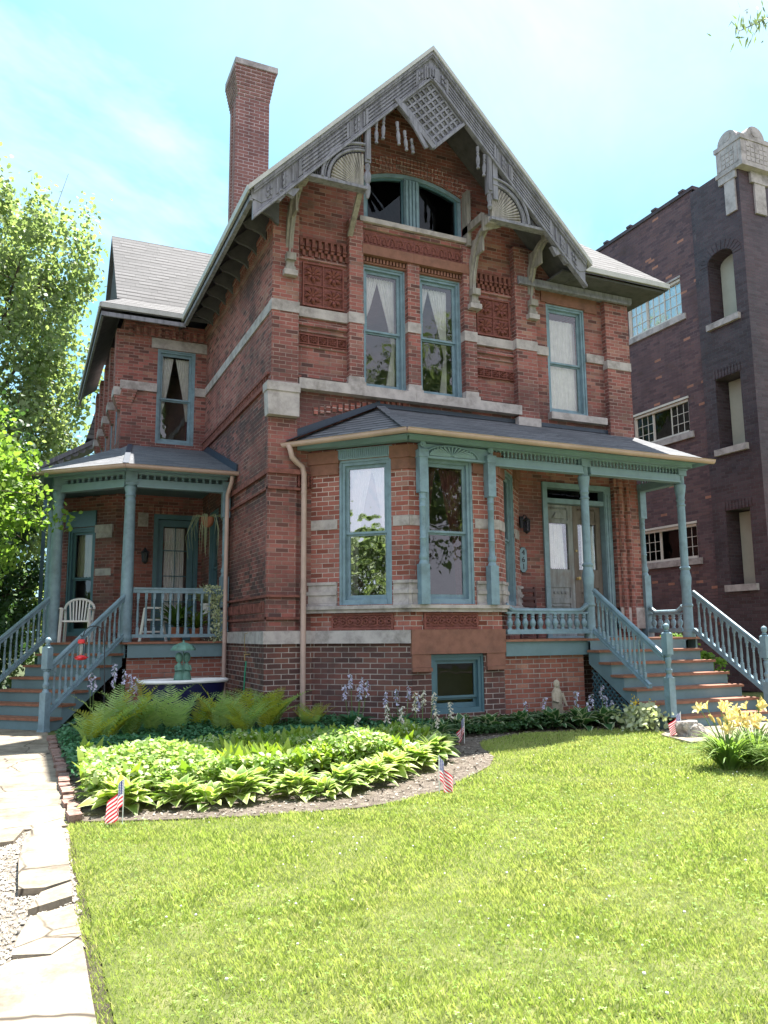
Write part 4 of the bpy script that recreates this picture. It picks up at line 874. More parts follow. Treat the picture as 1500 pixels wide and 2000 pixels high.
# ================================================================ FRONT DOOR
WD = WF; m = MB(); a, b = X(8.78), X(10.38)
m.wb(WD, a, a+.10, -.25, .04, DZ, 4.25); m.wb(WD, b-.17, b, -.25, .04, DZ, 4.25); m.wb(WD, a+.1, b-.17, -.25, .04, 4.15, 4.25); m.wb(WD, a+.1, b-.17, -.25, .03, 3.86, 3.95); m.wb(WD, a-.02, b+.02, -.3, .06, DZ-.01, DZ+.03)
for k in range(2): m.wb(WD, b-.15+k*.06, b-.12+k*.06, .04, .055, DZ+.1, 4.1)
ef = part('entrance_frame', m, M_teal)
m = MB(); m.wb(WD, a+.1, b-.17, -.14, -.135, 3.95, 4.15); m.build('transom_pane', M_glassD, ef)
for i, (u0, u1, ma) in enumerate(((a+.105, (a+b-.07)/2-.003, M_doorw), ((a+b-.07)/2+.003, b-.175, M_doorw2))):
    m = MB(); o = -.10; w_ = u1-u0
    m.wb(WD, u0, u0+.11, o-.05, o, DZ+.03, 3.85); m.wb(WD, u1-.11, u1, o-.05, o, DZ+.03, 3.85)
    for z0, z1 in ((DZ+.03, DZ+.16), (1.98, 2.08), (2.28, 2.62), (3.50, 3.56), (3.76, 3.85)): m.wb(WD, u0+.11, u1-.11, o-.05, o, z0, z1)
    m.wb(WD, u0+.11, u1-.11, o-.04, o-.02, DZ+.16, 1.98); m.wb(WD, u0+.11, u1-.11, o-.04, o-.02, 2.08, 2.28); m.wb(WD, u0+.11, u1-.11, o-.04, o-.02, 3.56, 3.76)
    dr = m.build('door', ma, house)
    m = MB(); c = (u0+u1)/2
    for r in (.15, .10, .05): m.tube([WD(c+r*cos(t), o-.01, 1.74+r*sin(t)) for t in np.linspace(0, 2*pi, 20)], .012, 5)
    m.wb(WD, c-.2, c+.2, o-.02, o+.01, 1.54, 1.56); m.wb(WD, c-.2, c+.2, o-.02, o+.01, 1.92, 1.94)
    for k in range(4): m.tube([WD(c-.13+k*.085, o-.02, 2.18), WD(c-.13+k*.085, o+.0, 2.18)], .028, 8)
    m.wprism(WD, [(c-.13, 3.59), (c+.13, 3.59), (c+.06, 3.70), (c-.06, 3.70)], o-.02, o+.01)
    for k in range(12): m.wb(WD, u0+.12+k*(w_-.24)/12, u0+.12+k*(w_-.24)/12+.016, o, o+.02, 3.77, 3.80)
    m.build('door_carving', ma, dr)
    m = MB(); m.wb(WD, u0+.11, u1-.11, o-.035, o-.03, 2.62, 3.50); m.build('pane', M_glass, dr)
    curtain(WD, dr, [(3.48, u0+.12, (u1-.2 if i == 0 else u0+.36)), (2.64, u0+.12, (u1-.16 if i == 0 else u0+.42))] if i == 0 else [(3.48, u0+.24, u1-.12), (2.64, u0+.22, u1-.12)], o=-.17, amp=.012, folds=8)
    m = MB(); m.lathe([(.0, 0), (.03, .005), (.03, .02), (.012, .03), (.012, .05), (.03, .06), (.032, .08), (.0, .09)], n=10)
    if i == 1: k_ = m.build('door_knob', M_brass, dr, True, loc=WD(u0+.05, o, 2.45), rot=(pi/2, 0, 0)); m = MB(); m.tube([WD(u0+.05, o, 2.98), WD(u0+.05, o+.02, 2.98)], .022, 10); m.build('lock', M_brass, dr)
# wall right of the door, extra brick roll mouldings
m = MB()
for x in (10.52, 10.70): m.lathe([(.06, 1.5), (.06, 4.4)], (x, 12.16, 0), 8)
part('brick_roll_moulding', m, MB_pil, smooth=True)
slab('stone_block', M_stone, WF, X(10.4), X(11.0), 0, .16, 1.5, 1.9)
# ================================================================ LEFT (SIDE) PORCH
dk = [(3.44, 14.80), (1.62, 14.80), (.42, 16.0), (.42, 18.6), (1.6, 18.6), (1.62, 17.54), (3.44, 17.54)]
m = MB(); m.prism([(x, y, 1.30) for x, y in dk][::-1], (0, 0, .037)); dk2 = part('side_porch_deck', m, M_tread)
m = MB(); m.box(1.70, 3.42, 14.84, 14.88, 1.06, 1.298); m.bar((1.66, 14.87, 1.18), (.48, 16.03, 1.18), .04, .235); m.build('deck_fascia', M_riser, dk2)
m = MB(); wall(m, wallframe((1.70, 14.92), (1, 0)), 1.72, 0, 1.06, inner=False); wall(m, wallframe((.5, 18.5), (0, -1)), 2.5, 0, 1.06, inner=False); m.build('brick_base', MB_fnd if 0 else MB_pf, dk2)
cm2 = MB().lathe([(.115, 0), (.115, .03), (.125, .05), (.125, .09), (.105, .12), (.108, .2), (.107, 1.2), (.092, 2.5), (.098, 2.51), (.098, 2.53), (.085, 2.55), (.085, 2.60), (.10, 2.62), (.085, 2.66), (.11, 2.74), (.11, 2.78), (.09, 2.79), (.09, 2.83)], n=22).mesh('side_porch_column', M_teal, True)
for x, y in ((1.66, 14.90), (.50, 16.06), (.48, 18.3)):
    o = obj('side_porch_column', cm2, house, (x, y, DZ)); m = MB(); m.sq(.10, 4.15, 4.42, (x, y)); m.sq(.115, 4.2, 4.23, (x, y)); m.build('capital_block', M_teal, o)
m = slim(); m.build('slender_column', M_teal, house, True, loc=(3.40, 14.90, 1.90)); m = MB(); m.sq(.075, DZ, 1.95, (3.40, 14.90)); part('column_plinth', m, M_teal)
frieze([((1.76, 14.9), (3.42, 14.9)), ((1.59, 14.97), (.57, 15.99)), ((.49, 16.15), (.48, 18.2))], 4.235, 4.355, .125, pil_r=.026)
m = MB(); cc = [(1.56, 14.62), (.18, 15.95), (.18, 18.8)]
for (p, q) in zip([(3.5, 14.62)]+cc, cc): m.bar((*p, 4.40), (*q, 4.40), .08, .06)
part('porch_cornice', m, M_teal2)
m = MB(); m.prism([(3.48, 14.5, 4.43), (1.52, 14.5, 4.43), (.05, 15.95, 4.43), (.05, 18.9, 4.43), (1.66, 18.9, 4.43), (1.66, 17.54, 4.43), (3.48, 17.54, 4.43)][::-1], (0, 0, .015)); part('porch_ceiling', m, M_tealdk)
g1, g2, g3, g4 = (3.49, 14.38), (1.50, 14.38), (-.08, 15.86), (-.08, 19.2)
SZ = 4.44; wz = 5.5
lr = slabroof('side_porch_roof', [[(*g2, SZ), (3.49, 14.38, SZ), (3.49, 17.5, wz), (1.9, 17.5, wz)], [(*g3, SZ), (*g2, SZ), (1.9, 17.5, wz), (1.68, 17.9, wz)], [(*g4, SZ), (*g3, SZ), (1.68, 17.9, wz), (1.68, 19.2, wz)]], M_shD, .03, M_tealdk, .04)
gutter([g4, (-.08, 15.86), g2, g1], SZ-.02, .06).build('gutter', M_copper, lr)
m = MB(); m.bar((3.48, 14.4, SZ+.03), (3.48, 17.5, wz+.03), .03, .22); m.bar((*g2, SZ+.012), (1.9, 17.5, wz+.012), .1, .012); m.build('flashing_shade_strip', M_flash_shade, lr)
m = MB(); m.tube([(3.40, 14.42, 4.36), (3.40, 14.45, 4.25), (3.37, 14.62, 4.05), (3.37, 14.64, 3.95), (3.37, 14.64, .05)], .04, 10); part('downspout', m, M_copper, smooth=True)
# rail
m = MB(); m.bar((1.77, 14.9, 2.24), (3.36, 14.9, 2.24), .07, .07); m.bar((1.77, 14.9, 2.285), (3.36, 14.9, 2.285), .10, .03); m.bar((1.77, 14.9, 1.44), (3.36, 14.9, 1.44), .07, .06); rl = part('side_porch_rail', m, M_teal)
me = balm(.735, r=.024)
for k in range(11): obj('baluster', me, rl, (1.86+k*.142, 14.9, 1.47))
# stairs towards lower left
dd = Vector((-q2, -q2)); ww_ = Vector((-q2, q2))
PmL = lambda s, w_, z: (1.62+dd.x*s+ww_.x*w_, 14.86+dd.y*s+ww_.y*w_, z)
st2, _ = stair(PmL, None, 1.62, nm='side_staircase')
stairrail(st2, PmL, -.02, 1.72, 13); stairrail(st2, PmL, 1.66, 1.72, 13)
newel(st2, PmL(1.78, -.02, 0), 1.42, pi/4); newel(st2, PmL(1.78, 1.66, 0), 1.42, pi/4)
# canted bay inside the porch
WC = wallframe((.62, 18.62), (q2, -q2))
m = MB(); wall(m, WC, 1.5, 1.3, 4.42, [(.25, .98, 1.45, 3.75)]); wall(m, wallframe((.62, 21), (0, -1)), 2.38, 0, 4.42, inner=False); part('side_bay_wall', m, MB_main)
wc = window(WC, .25, .98, 1.45, 3.75, 2.65, fr=.09, paint=M_tealdk)
curtain(WC, wc, [(3.65, .34, .9), (2.7, .34, .9)], ma=M_cream, amp=.006)
slab('stone_block', M_stone, WC, 1.0, 1.45, -.02, .05, 3.62, 3.78); slab('stone_block', M_stone, WC, 1.02, 1.43, -.02, .03, 3.5, 3.62); slab('stone_band', M_stone, WC, 1.02, 1.43, -.02, .02, 2.7, 2.85)
m = MB(); m.wb(WC, .2, 1.0, -.05, .04, 3.76, 4.1); part('window_head_board', m, M_tealdk)
# side door
m = MB(); a, b = .78, 1.73
m.wb(WG, a, a+.09, -.2, .03, DZ, 4.03); m.wb(WG, b-.09, b, -.2, .03, DZ, 4.03); m.wb(WG, a+.09, b-.09, -.2, .03, 3.93, 4.03); f = part('side_door_frame', m, M_tealdk)
m = MB(); u0, u1 = a+.095, b-.095
m.wb(WG, u0, u0+.12, -.12, -.06, DZ, 3.92); m.wb(WG, u1-.12, u1, -.12, -.06, DZ, 3.92); m.wb(WG, u0+.12, u1-.12, -.12, -.06, 3.78, 3.92); m.wb(WG, u0+.12, u1-.12, -.12, -.06, DZ, 1.7)
for z in (2.15, 2.7, 3.25): m.wb(WG, u0+.12, u1-.12, -.10, -.08, z, z+.02)
for u in ((u0+u1)/2,): m.wb(WG, u-.008, u+.008, -.10, -.08, 1.7, 3.78)
sd = m.build('side_door', M_tealdk, house); m = MB(); m.wb(WG, u0+.12, u1-.12, -.09, -.088, 1.7, 3.78); m.build('pane', M_glass, sd)
curtain(WG, sd, [(3.76, u0+.16, u1-.18), (1.72, u0+.16, u1-.18)], o=-.15, folds=8)
m = MB()
for k in range(9): m.wb(WG, a-.12+k*.135, a-.12+k*.135+.10, -.02, .03, 4.04, 4.2)
part('soldier_course', m, MB_pil); slab('stone_block', M_stone, WG, .45, .66, -.02, .03, 3.75, 4.05)
# rear low roof with scalloped boards
m = MB(); m.prism([(.2, 24.1, 6.2), (1.7, 24.1, 7.1), (1.7, 26, 7.1), (.2, 26, 6.2)], (0, 0, .06)); m.prism([(.6, 27, 5.2), (1.7, 27, 5.9), (1.7, 29, 5.9), (.6, 29, 5.2)], (0, 0, .06)); rr = part('rear_porch_roof', m, M_soffit)
m = MB(); m.bar((.2, 24.08, 6.18), (1.7, 24.08, 7.08), .04, .12); m.bar((.15, 24.1, 6.2), (.15, 26, 6.2), .04, .12)
for k in range(7): m.lathe([(.11, 0), (.11, .03)], (0, 0, 0), 8) if 0 else m.tube([(.35+k*.19, 24.1, 6.18+k*.115), (.35+k*.19, 24.14, 6.18+k*.115)], .1, 8)
m.build('scalloped_board', M_fascia if 0 else M_wood, rr); m = MB(); m.box(.35, .45, 24.2, 24.3, 0, 6.3); m.box(.9, 1.0, 27.1, 27.2, 0, 5.3); m.build('rear_post', M_tealdk, rr)
m = MB(); m.prism([(1.42, 24.6, 7.2), (1.72, 24.6, 8.4), (1.72, 24.6, 7.2)], (0, 1.5, 0)); part('rear_roof', m, M_shL)
# lantern, sign handled as things below
# ================================================================ NEIGHBOUR BUILDING
apt = thing('apartment_building', 'dark glazed brick apartment building with carved stone pier cap beside the house', 'building', (24, 24, 0))
AT = 13.3; AW = wallframe((16, 42), (0, -1)); A2 = wallframe((15.93, 14.98), (0, -1)); AF = wallframe((15.93, 13.38), (1, 0))
def au(y): return 42-y
def a2u(y): return 14.98-y
wins = [(au(17.74), au(15.6), 9.99, 11.06), (au(17.74), au(15.6), 6.70, 7.63), (au(17.74), au(15.6), 3.33, 4.24)]
m = MB(); wall(m, AW, au(14.97), 0, AT, wins+[(au(y+1.6), au(y), z, z+1.0) for y in (21, 26, 32) for z in (3.3, 6.65, 10)]); m.build('side_wall', MB_n1, apt)
cr = .37; arch = lambda u: 10.9+sqrt(max(0, .42**2-(u-a2u(14.14))**2))*.6
nic = [(a2u(14.56), a2u(13.74), 9.30, arch), (a2u(14.58), a2u(13.80), 5.98, 7.82), (a2u(14.56), a2u(13.82), 2.55, 4.40)]
m = MB(); wall(m, A2, 1.6, 0, 13.2, nic, th=.5); m.build('pier_wall', MB_n2, apt)
m = MB(); wall(m, AF, 12, 0, 13.2, [(1.6, 2.6, z, z+1.7) for z in (2.6, 6, 9.3)]+[(3.6, 6, z, z+1.7) for z in (2.6, 6, 9.3)]); m.build('front_wall', MB_n2, apt)
m = MB(); m.box(16.5, 27.5, 14, 41.5, 12.6, 12.8); m.box(27.4, 27.9, 13.5, 42, 0, 13.2); m.box(16, 27.9, 41.8, 42, 0, 13.2); m.build('flat_roof', M_soffit, apt)
m = MB(); m.box(17.6, 17.7, 14, 41, 0, 12.5); m.box(16.4, 27, 15.2, 15.3, 0, 12.5); m.build('inner_wall', M_room, apt)
for a, b, z0, zt in nic:
    zz = 11.3 if callable(zt) else zt
    m = MB(); m.wb(A2, a+.02, b+.1, -.49, -.44, z0, zz-.02); m.build('cream_niche_panel', M_cream, apt)
    m = MB(); m.wb(A2, a-.12, b+.10, -.3, .09, z0-.16, z0-.0); m.build('niche_sill', M_stone, apt)
    if not callable(zt): m = MB(); [m.wb(A2, a-.06+k*.1, a+.01+k*.1, -.02, .015, zt+.01, zt+.24) for k in range(9)]; m.build('soldier_lintel', MB_n2, apt)
    else:
        m = MB()
        for k in range(13):
            t = pi*(k+.5)/13; c = a2u(14.14); r0, r1 = .43, .68; m.wprism(A2, [(c-r0*cos(t-.1), 10.9+r0*.6*sin(t-.1)), (c-r0*cos(t+.1), 10.9+r0*.6*sin(t+.1)), (c-r1*cos(t+.1), 10.9+r1*.75*sin(t+.1)), (c-r1*cos(t-.1), 10.9+r1*.75*sin(t-.1))][::-1], -.02, .012)
        m.build('arch_bricks', MB_n2, apt)
for wi, (a, b, z0, z1) in enumerate(wins):
    m = MB(); f = .045
    m.wb(AW, a, a+f, -.18, -.04, z0, z1); m.wb(AW, b-f, b, -.18, -.04, z0, z1); m.wb(AW, a+f, b-f, -.18, -.03, z1-.07, z1); m.wb(AW, a+f, b-f, -.18, .0, z0, z0+.06)
    w = m.build('window', M_nframe, apt); d = (b-a)/3
    for k in range(3):
        u0 = a+f+(b-a-2*f)*k/3; u1 = a+f+(b-a-2*f)*(k+1)/3
        m = MB(); g = .03 if k != 1 else .02; oo = -.08 if k != 1 else -.11; m.wb(AW, u0, u0+g, oo-.03, oo, z0+.06, z1-.07); m.wb(AW, u1-g, u1, oo-.03, oo, z0+.06, z1-.07)
        h = z1-.07-z0-.06
        if k != 1 or wi == 0:
            for i in (1, 2): m.wb(AW, u0+(u1-u0)*i/3-.007, u0+(u1-u0)*i/3+.007, oo-.02, oo-.005, z0+.06, z1-.07); m.wb(AW, u0, u1, oo-.02, oo-.004, z0+.06+h*i/3-.007, z0+.06+h*i/3+.007)
        m.build('sash', M_nframe, w)
        m = MB(); m.add([AW(u0+g, oo-.02, z0+.06), AW(u1-g, oo-.02, z0+.06), AW(u1-g, oo-.02, z1-.07), AW(u0+g, oo-.02, z1-.07)], [(0, 1, 2, 3)]); m.build('pane', M_glassR if wi == 0 else M_glassD, w)
        if wi == 0: curtain(AW, w, [(z1-.1, u0+.03, u1-.03), (z0+.08, u0+.03, u1-.03)], o=-.2, amp=.006)
    m = MB(); m.wb(AW, a-.12, b+.14, -.2, .06, z0-.17, z0-.005); m.build('window_sill', M_stone, apt)
    m = MB(); m.wb(AW, a-.02, b+.02, -.2, .02, z1+.002, z1+.06); m.build('window_head', M_nframe if wi else M_stone, apt)
m = MB(); m.wb(AW, 0, au(14.9), -.35, .05, AT, AT+.10)
part_ = m.build('coping', MB_n2, apt); m = MB()
for k in range(12): u = au(15.3)-k*1.05; m.wb(AW, u-.09, u+.09, -.35, .08, AT+.1, AT+.16)
m.build('coping_joints', MB_n2, part_)
m = MB(); m.wb(AW, au(19.5), au(19.42), -.02, .01, 11.9, 12.3) if 0 else None
for y in (17.95, 18.2, 18.5): m.wb(AW, au(y), au(y)+.10, -.03, .012, 11.75, 12.25)
m.build('wall_vents', M_black, apt)
# corner pier cap
m = MB(); m.box(15.84, 16.95, 13.16, 14.02, 13.02, 13.14); m.box(15.87, 16.9, 13.19, 13.98, 13.14, 13.78); m.box(15.84, 16.95, 13.16, 14.02, 13.74, 13.86)
m.tube([(15.86, 13.60, 13.86), (16.1, 13.60, 13.86)], .30, 24); m.tube([(16.40, 13.18, 13.86), (16.40, 13.45, 13.86)], .32, 24); m.box(15.95, 16.8, 13.3, 13.9, 13.86, 14.0)
cap = m.build('pier_cap', M_stone, apt, True); m = MB()
for k in range(5): m.box(15.858, 15.87, 13.3+k*.13, 13.40+k*.13, 13.18, 13.70) if k in (0, 4) else [m.box(15.855, 15.87, 13.3+k*.13, 13.40+k*.13, 13.18+j*.13, 13.29+j*.13) for j in range(4)]
for k in range(5): [m.box(16.05+k*.15, 16.17+k*.15, 13.177, 13.19, 13.18+j*.13, 13.29+j*.13) for j in range(4)]
m.tube([(15.845, 13.60, 14.0), (15.862, 13.60, 14.0)], .13, 20); m.tube([(16.40, 13.165, 14.01), (16.40, 13.182, 14.01)], .14, 20)
m.build('carved_blocks', M_stone, cap)
m = MB(); m.box(15.86, 15.95, 13.42, 13.96, 12.82, 13.02); m.box(15.88, 15.95, 13.48, 13.80, 11.95, 12.82); m.box(16.3, 16.92, 13.31, 13.4, 12.72, 13.02); m.box(16.42, 16.80, 13.33, 13.4, 11.9, 12.72); m.build('stone_inset', M_stone, apt)
# ================================================================ GROUND
def groundmat(name, c1, c2, c3, sc=3, bmp=.5, bd=.03, rough=.95, crack=None):
    m, t = mat(name); P = t.pos(); n = t.noise(P, sc, 7, .7); c = t.ramp(n, [(.3, c1), (.52, c2), (.75, c3)])
    c = t.mix(t.mr(t.noise(P, sc*14, 4, .7), .45, .7, 0, .35), c, tuple(x*.6 for x in c1)); h = t.noise(P, sc*12, 5, .7)
    if crack:
        wp = t.vm('ADD', P, t.n('ShaderNodeVectorMath', {0: t.noise(P, 1.7, 3, col=True), 'Scale': .22}, operation='SCALE').outputs[0])
        d = t.n('ShaderNodeTexVoronoi', {'Vector': wp, 'Scale': crack}, feature='DISTANCE_TO_EDGE').outputs[0]
        k = t.m('MULTIPLY', t.mr(d, .003, .013, 1, 0), t.mr(t.noise(P, .9, 3), .38, .5)); c = t.mix(k, c, (.06, .05, .04, 1)); c = t.mix(t.mr(t.noise(P, 3.1, 6, .75), .55, .72, 0, .6), c, (.24, .20, .15, 1)); h = t.m('SUBTRACT', t.m('MULTIPLY', h, .3), t.m('MULTIPLY', k, .3))
    t.out(t.pbr(c, rough, t.bump(h, bmp, bd), .15)); return m
M_lawn = groundmat('lawn_thatch', (.05, .065, .02), (.11, .13, .04), (.20, .19, .09), 4)
M_far = groundmat('far_ground', (.045, .055, .028), (.06, .075, .035), (.09, .10, .05), .6)
M_soil = groundmat('wood_chip_mulch', (.13, .105, .085), (.24, .20, .165), (.38, .33, .28), 9, .9, .05)
M_walk = groundmat('old_concrete', (.11, .09, .07), (.25, .215, .17), (.34, .305, .255), 2.2, .35, .01, crack=1.1)
M_grav = groundmat('gravel_dirt', (.20, .17, .14), (.34, .30, .25), (.48, .44, .38), 8, .9, .04)
m = MB(); m.box(-300, 300, -300, 300, -.5, -.03); tag(m.build('ground', M_far), kind='structure')
def sheet(nm, poly, z, ma, dz=.02): m = MB(); m.prism([(x, y, z-dz) for x, y in poly], (0, 0, dz)); return tag(m.build(nm, ma), kind='structure')
BE = [(.50, 6.98), (1.03, 6.78), (1.8, 6.56), (2.65, 6.47), (3.1, 6.55), (3.67, 6.85), (4.25, 7.35), (4.75, 7.8), (5.15, 8.35), (5.35, 8.95), (5.65, 9.5), (6.2, 9.85), (6.9, 10.0), (7.6, 9.95), (8.2, 9.7), (8.45, 9.1), (8.8, 8.85)]
sheet('lawn', [(.352, -8), (40, -8), (40, 14), (.42, 14), (.42, 6.9)], 0, M_lawn)
M_shadow_soil = groundmat('shadow_gap_soil', (.03, .025, .02), (.06, .05, .04), (.09, .075, .06), 9)
sheet('soil', [(.2, -8), (.6, -8), (.6, 7.1), (.2, 7.1)], -.012, M_shadow_soil, .01)  # soil in the lawn-edge gap, coloured dark to stand for its shadow
sheet('front_path', [(8.15, 8.85), (7.95, 8.1), (9.4, 7.9), (14, 7.7), (14, 9.3), (8.85, 9.35)], .035, M_walk, .06)
sheet('walkway', [(-1.5, 6.9), (.41, 6.9), (.43, 13.7), (-3.5, 17.5), (-3.5, 6.9)], .012, M_walk, .06)
sheet('driveway', [(-6, -8), (.33, -8), (.335, 3.5), (.36, 5.1), (.405, 6.9), (-6, 6.9)], -.004, M_grav)
M_road = groundmat('asphalt', (.10, .10, .10), (.14, .14, .14), (.18, .18, .175), 1.2, .2, .01)
sheet('sidewalk', [(-40, -3.4), (60, -3.4), (60, -1.8), (-40, -1.8)], .03, M_walk, .05)  # unseen sidewalk and road added behind the camera to lessen green bounce
sheet('road', [(-80, -15), (100, -15), (100, -6.5), (-80, -6.5)], .008, M_road, .02)
# bed soil: bumpy grid inside the bed outline
def inside(x, y, poly):
    c = False; j = len(poly)-1
    for i in range(len(poly)):
        (xi, yi), (xj, yj) = poly[i], poly[j]
        if (yi > y) != (yj > y) and x < (xj-xi)*(y-yi)/(yj-yi)+xi: c = not c
        j = i
    return c
BP = BE+[(8.7, 11.2), (8.6, 12.4), (3.4, 15), (1.0, 15), (.50, 13)]
bm = MB(); bm.prism([(x, y, -.02) for x, y in BP], (0, 0, .034)); tag(bm.build('garden_bed', M_soil), kind='structure')
rng = np.random.default_rng(3)
def pip(P, poly):
    x, y = P[:, 0], P[:, 1]; c = np.zeros(len(P), bool); j = len(poly)-1
    for i in range(len(poly)):
        xi, yi = poly[i]; xj, yj = poly[j]
        with np.errstate(divide='ignore', invalid='ignore'): k = ((yi > y) != (yj > y)) & (x < (xj-xi)*(y-yi)/(yj-yi+1e-12)+xi)
        c ^= k; j = i
    return c
def rand_in(poly, n, z=0.):
    p = np.array(poly); lo, hi = p.min(0), p.max(0); out = []
    while sum(map(len, out)) < n: q = rng.uniform(lo, hi, (n, 2)); out.append(q[pip(q, poly)])
    q = np.concatenate(out)[:n]; return np.column_stack([q, np.full(n, z)])
def unit(n, up=0.):
    v = rng.normal(size=(n, 3)); v /= np.linalg.norm(v, axis=1)[:, None]; v[:, 2] += up; return v/np.linalg.norm(v, axis=1)[:, None]
# chips of mulch and gravel
CH = [(-.5, -.3, 0), (.5, -.25, .1), (.4, .3, 0), (-.4, .25, .15)]
P = rand_in(BP, 14000, .022); P = P[(P[:, 1] < 10.2)]; d = unit(len(P)); d[:, 2] *= .3
M_chip = leafmat('mulch_chips', (.16, .13, .105), (.46, .41, .35), 0., rough=.9)
tag(scatter('mulch', CH, [(0, 1, 2, 3)], frames(d, unit(len(P), 2), rng.uniform(.012, .035, len(P))), P, M_chip), 'pale wood chip mulch along the edge of the flower bed', 'mulch', kind='stuff')
P = rand_in([(-.9, 3), (.32, 3), (.36, 5), (.39, 6.85), (-.9, 6.85)], 16000, .004); d = unit(len(P)); d[:, 2] *= .4
PEB = [(-.5, 0, 0), (0, -.45, 0), (.5, 0, 0), (0, .45, 0), (0, 0, .35)]; PF = [(0, 1, 4), (1, 2, 4), (2, 3, 4), (3, 0, 4)]
M_peb = leafmat('pebbles', (.20, .18, .16), (.48, .44, .38), 0., rough=.9)
tag(scatter('gravel', PEB, PF, frames(d, np.tile([0, 0, 1.], (len(P), 1))+unit(len(P))*.3, rng.uniform(.006, .011, len(P))+.03*rng.random(len(P))**5), P, M_peb), 'loose gravel and crumbled concrete beside the broken slabs', 'gravel', kind='stuff')
# broken slabs
for i, (pts, z, lab) in enumerate([([(.06, 5.22), (.2, 5.17), (.335, 5.30), (.355, 6.1), (.345, 6.82), (.17, 6.84), (.10, 6.5), (.06, 5.9)], .045, 'largest broken concrete slab, raised over the gravel left of the lawn'),
        ([(.11, 4.86), (.33, 4.96), (.345, 5.25), (.18, 5.13)], .04, 'small triangular slab piece just in front of the raised broken slab'),
        ([(-.35, 6.45), (.02, 6.5), (.10, 6.86), (-.05, 6.93), (-.38, 6.9)], .03, 'loose slab fragment at the left edge near the end of the walkway'),
        ([(.04, 4.25), (.2, 4.2), (.335, 4.4), (.33, 4.9), (.12, 4.78), (.06, 4.5)], .022, 'cracked flat slab beside the lawn edge, second closest group of pieces'),
        ([(-.3, 2.6), (.33, 2.6), (.335, 4.36), (.2, 4.17), (.05, 4.22), (-.12, 4.05), (-.3, 4.1)], .02, 'closest cracked slab beside the lawn in the bottom left corner')]):
    m = MB(); m.prism([(x+rng.uniform(-.008, .008), y+rng.uniform(-.02, .02), -.01) for x, y in pts], (0, 0, z+.01)); tag(m.build('paving_slab', M_walk), lab, 'paving slab', 'broken slabs of the old path')
# edging bricks
M_eb = simple('edging_brick', (.27, .17, .145), .95, .1, .3, 14, .7, dirt=((.25, .23, .20), .85)); y = 6.95; i = 0
ORD = 'zeroth first second third fourth fifth sixth seventh eighth ninth tenth eleventh twelfth thirteenth fourteenth fifteenth sixteenth seventeenth eighteenth nineteenth twentieth twenty-first twenty-second twenty-third twenty-fourth twenty-fifth twenty-sixth twenty-seventh twenty-eighth twenty-ninth thirtieth'.split()

while y < 12.6:
    L = .20+.02*rng.random(); m = MB(); tl = rng.uniform(-.1, .1); m.prism([(-.05, 0, 0), (.05, .005, 0), (.052, L-.012, 0), (-.048, L-.015, 0)], (0, 0, .07+rng.uniform(-.015, .015)))
    o = m.build('edging_brick', M_eb, loc=(.455+rng.uniform(-.01, .012), y, -.01), rz=tl)
    tag(o, 'fallen reddish edging brick at the near corner of the bed' if i == 0 else ORD[i]+' weathered edging brick after the fallen one at the lawn corner, beside the walkway', 'brick', 'edging bricks along the walkway'); y += L; i += 1
# ---- grass
def grass(n, region, hmin, hmax, wd):
    P = rand_in(region, n, 0.)
    ok = ~pip(P, BP) & ~pip(P, [(8.15, 8.85), (7.95, 8.1), (9.4, 7.9), (14, 7.7), (14, 9.3), (8.85, 9.35)]) & (P[:, 0] > .337+.035*np.sin(P[:, 1]*5)*.4+.0*P[:, 1]+np.clip((P[:, 1]-4)*.02, 0, .07))
    P = P[ok]; n = len(P)
    a = rng.uniform(0, 2*pi, n); lean = rng.uniform(.1, 1.1, n); h = rng.uniform(hmin, hmax, n)*(0.75+.5*np.sin(P[:, 0]*2.3+np.cos(P[:, 1]*1.7)*2)**2)
    d = np.stack([np.cos(a)*lean, np.sin(a)*lean, np.ones(n)], 1); up = np.stack([-np.sin(a), np.cos(a), np.zeros(n)], 1)+unit(n)*.2
    return P, frames(d, up, h), h
T5 = [(0, -.06, 0), (0, .06, 0), (.55, .045, .04), (.55, -.045, .04), (1, 0, .22)]
def addgrass(nm, n, reg, h0, h1, lab):
    P, R, h = grass(n, reg, h0, h1, 0)
    TV = [(0, -.06, 0), (.5, -.05, .04), (1, 0, .25), (1.0, .004, .25), (.5, .05, .04), (0, .06, 0)]
    return P, R, TV
Pn, Rn, TV = addgrass('g', 100000, [(.3, 2.0), (3.6, 1.2), (5.2, 3.6), (.3, 4.6)], .014, .036, '')
Pm_, Rm, _ = addgrass('g', 100000, [(.3, 4.5), (5.2, 3.5), (8.2, 6.0), (.3, 7.3)], .018, .042, '')
Pf, Rf, _ = addgrass('g', 80000, [(.4, 7.2), (4, 6.2), (8.2, 5.9), (12, 9.6), (8, 10.6), (5, 10.4)], .022, .048, '')
for R_, s in ((Rn, 1.5), (Rm, 1.9), (Rf, 2.4)): R_[:, :, 1] *= s
R_ = np.concatenate([Rn, Rm, Rf]); P_ = np.concatenate([Pn, Pm_, Pf])
TVg = [(0, -.055, 0), (.55, -.045, .05), (.55, .045, .05), (0, .055, 0), (1, -.003, .26), (1, .003, .26)]
tag(scatter('grass', TVg, [(0, 1, 2, 3), (1, 4, 5, 2)], R_, P_, L_grass), 'sunlit mown grass of the front lawn', 'grass', kind='stuff')
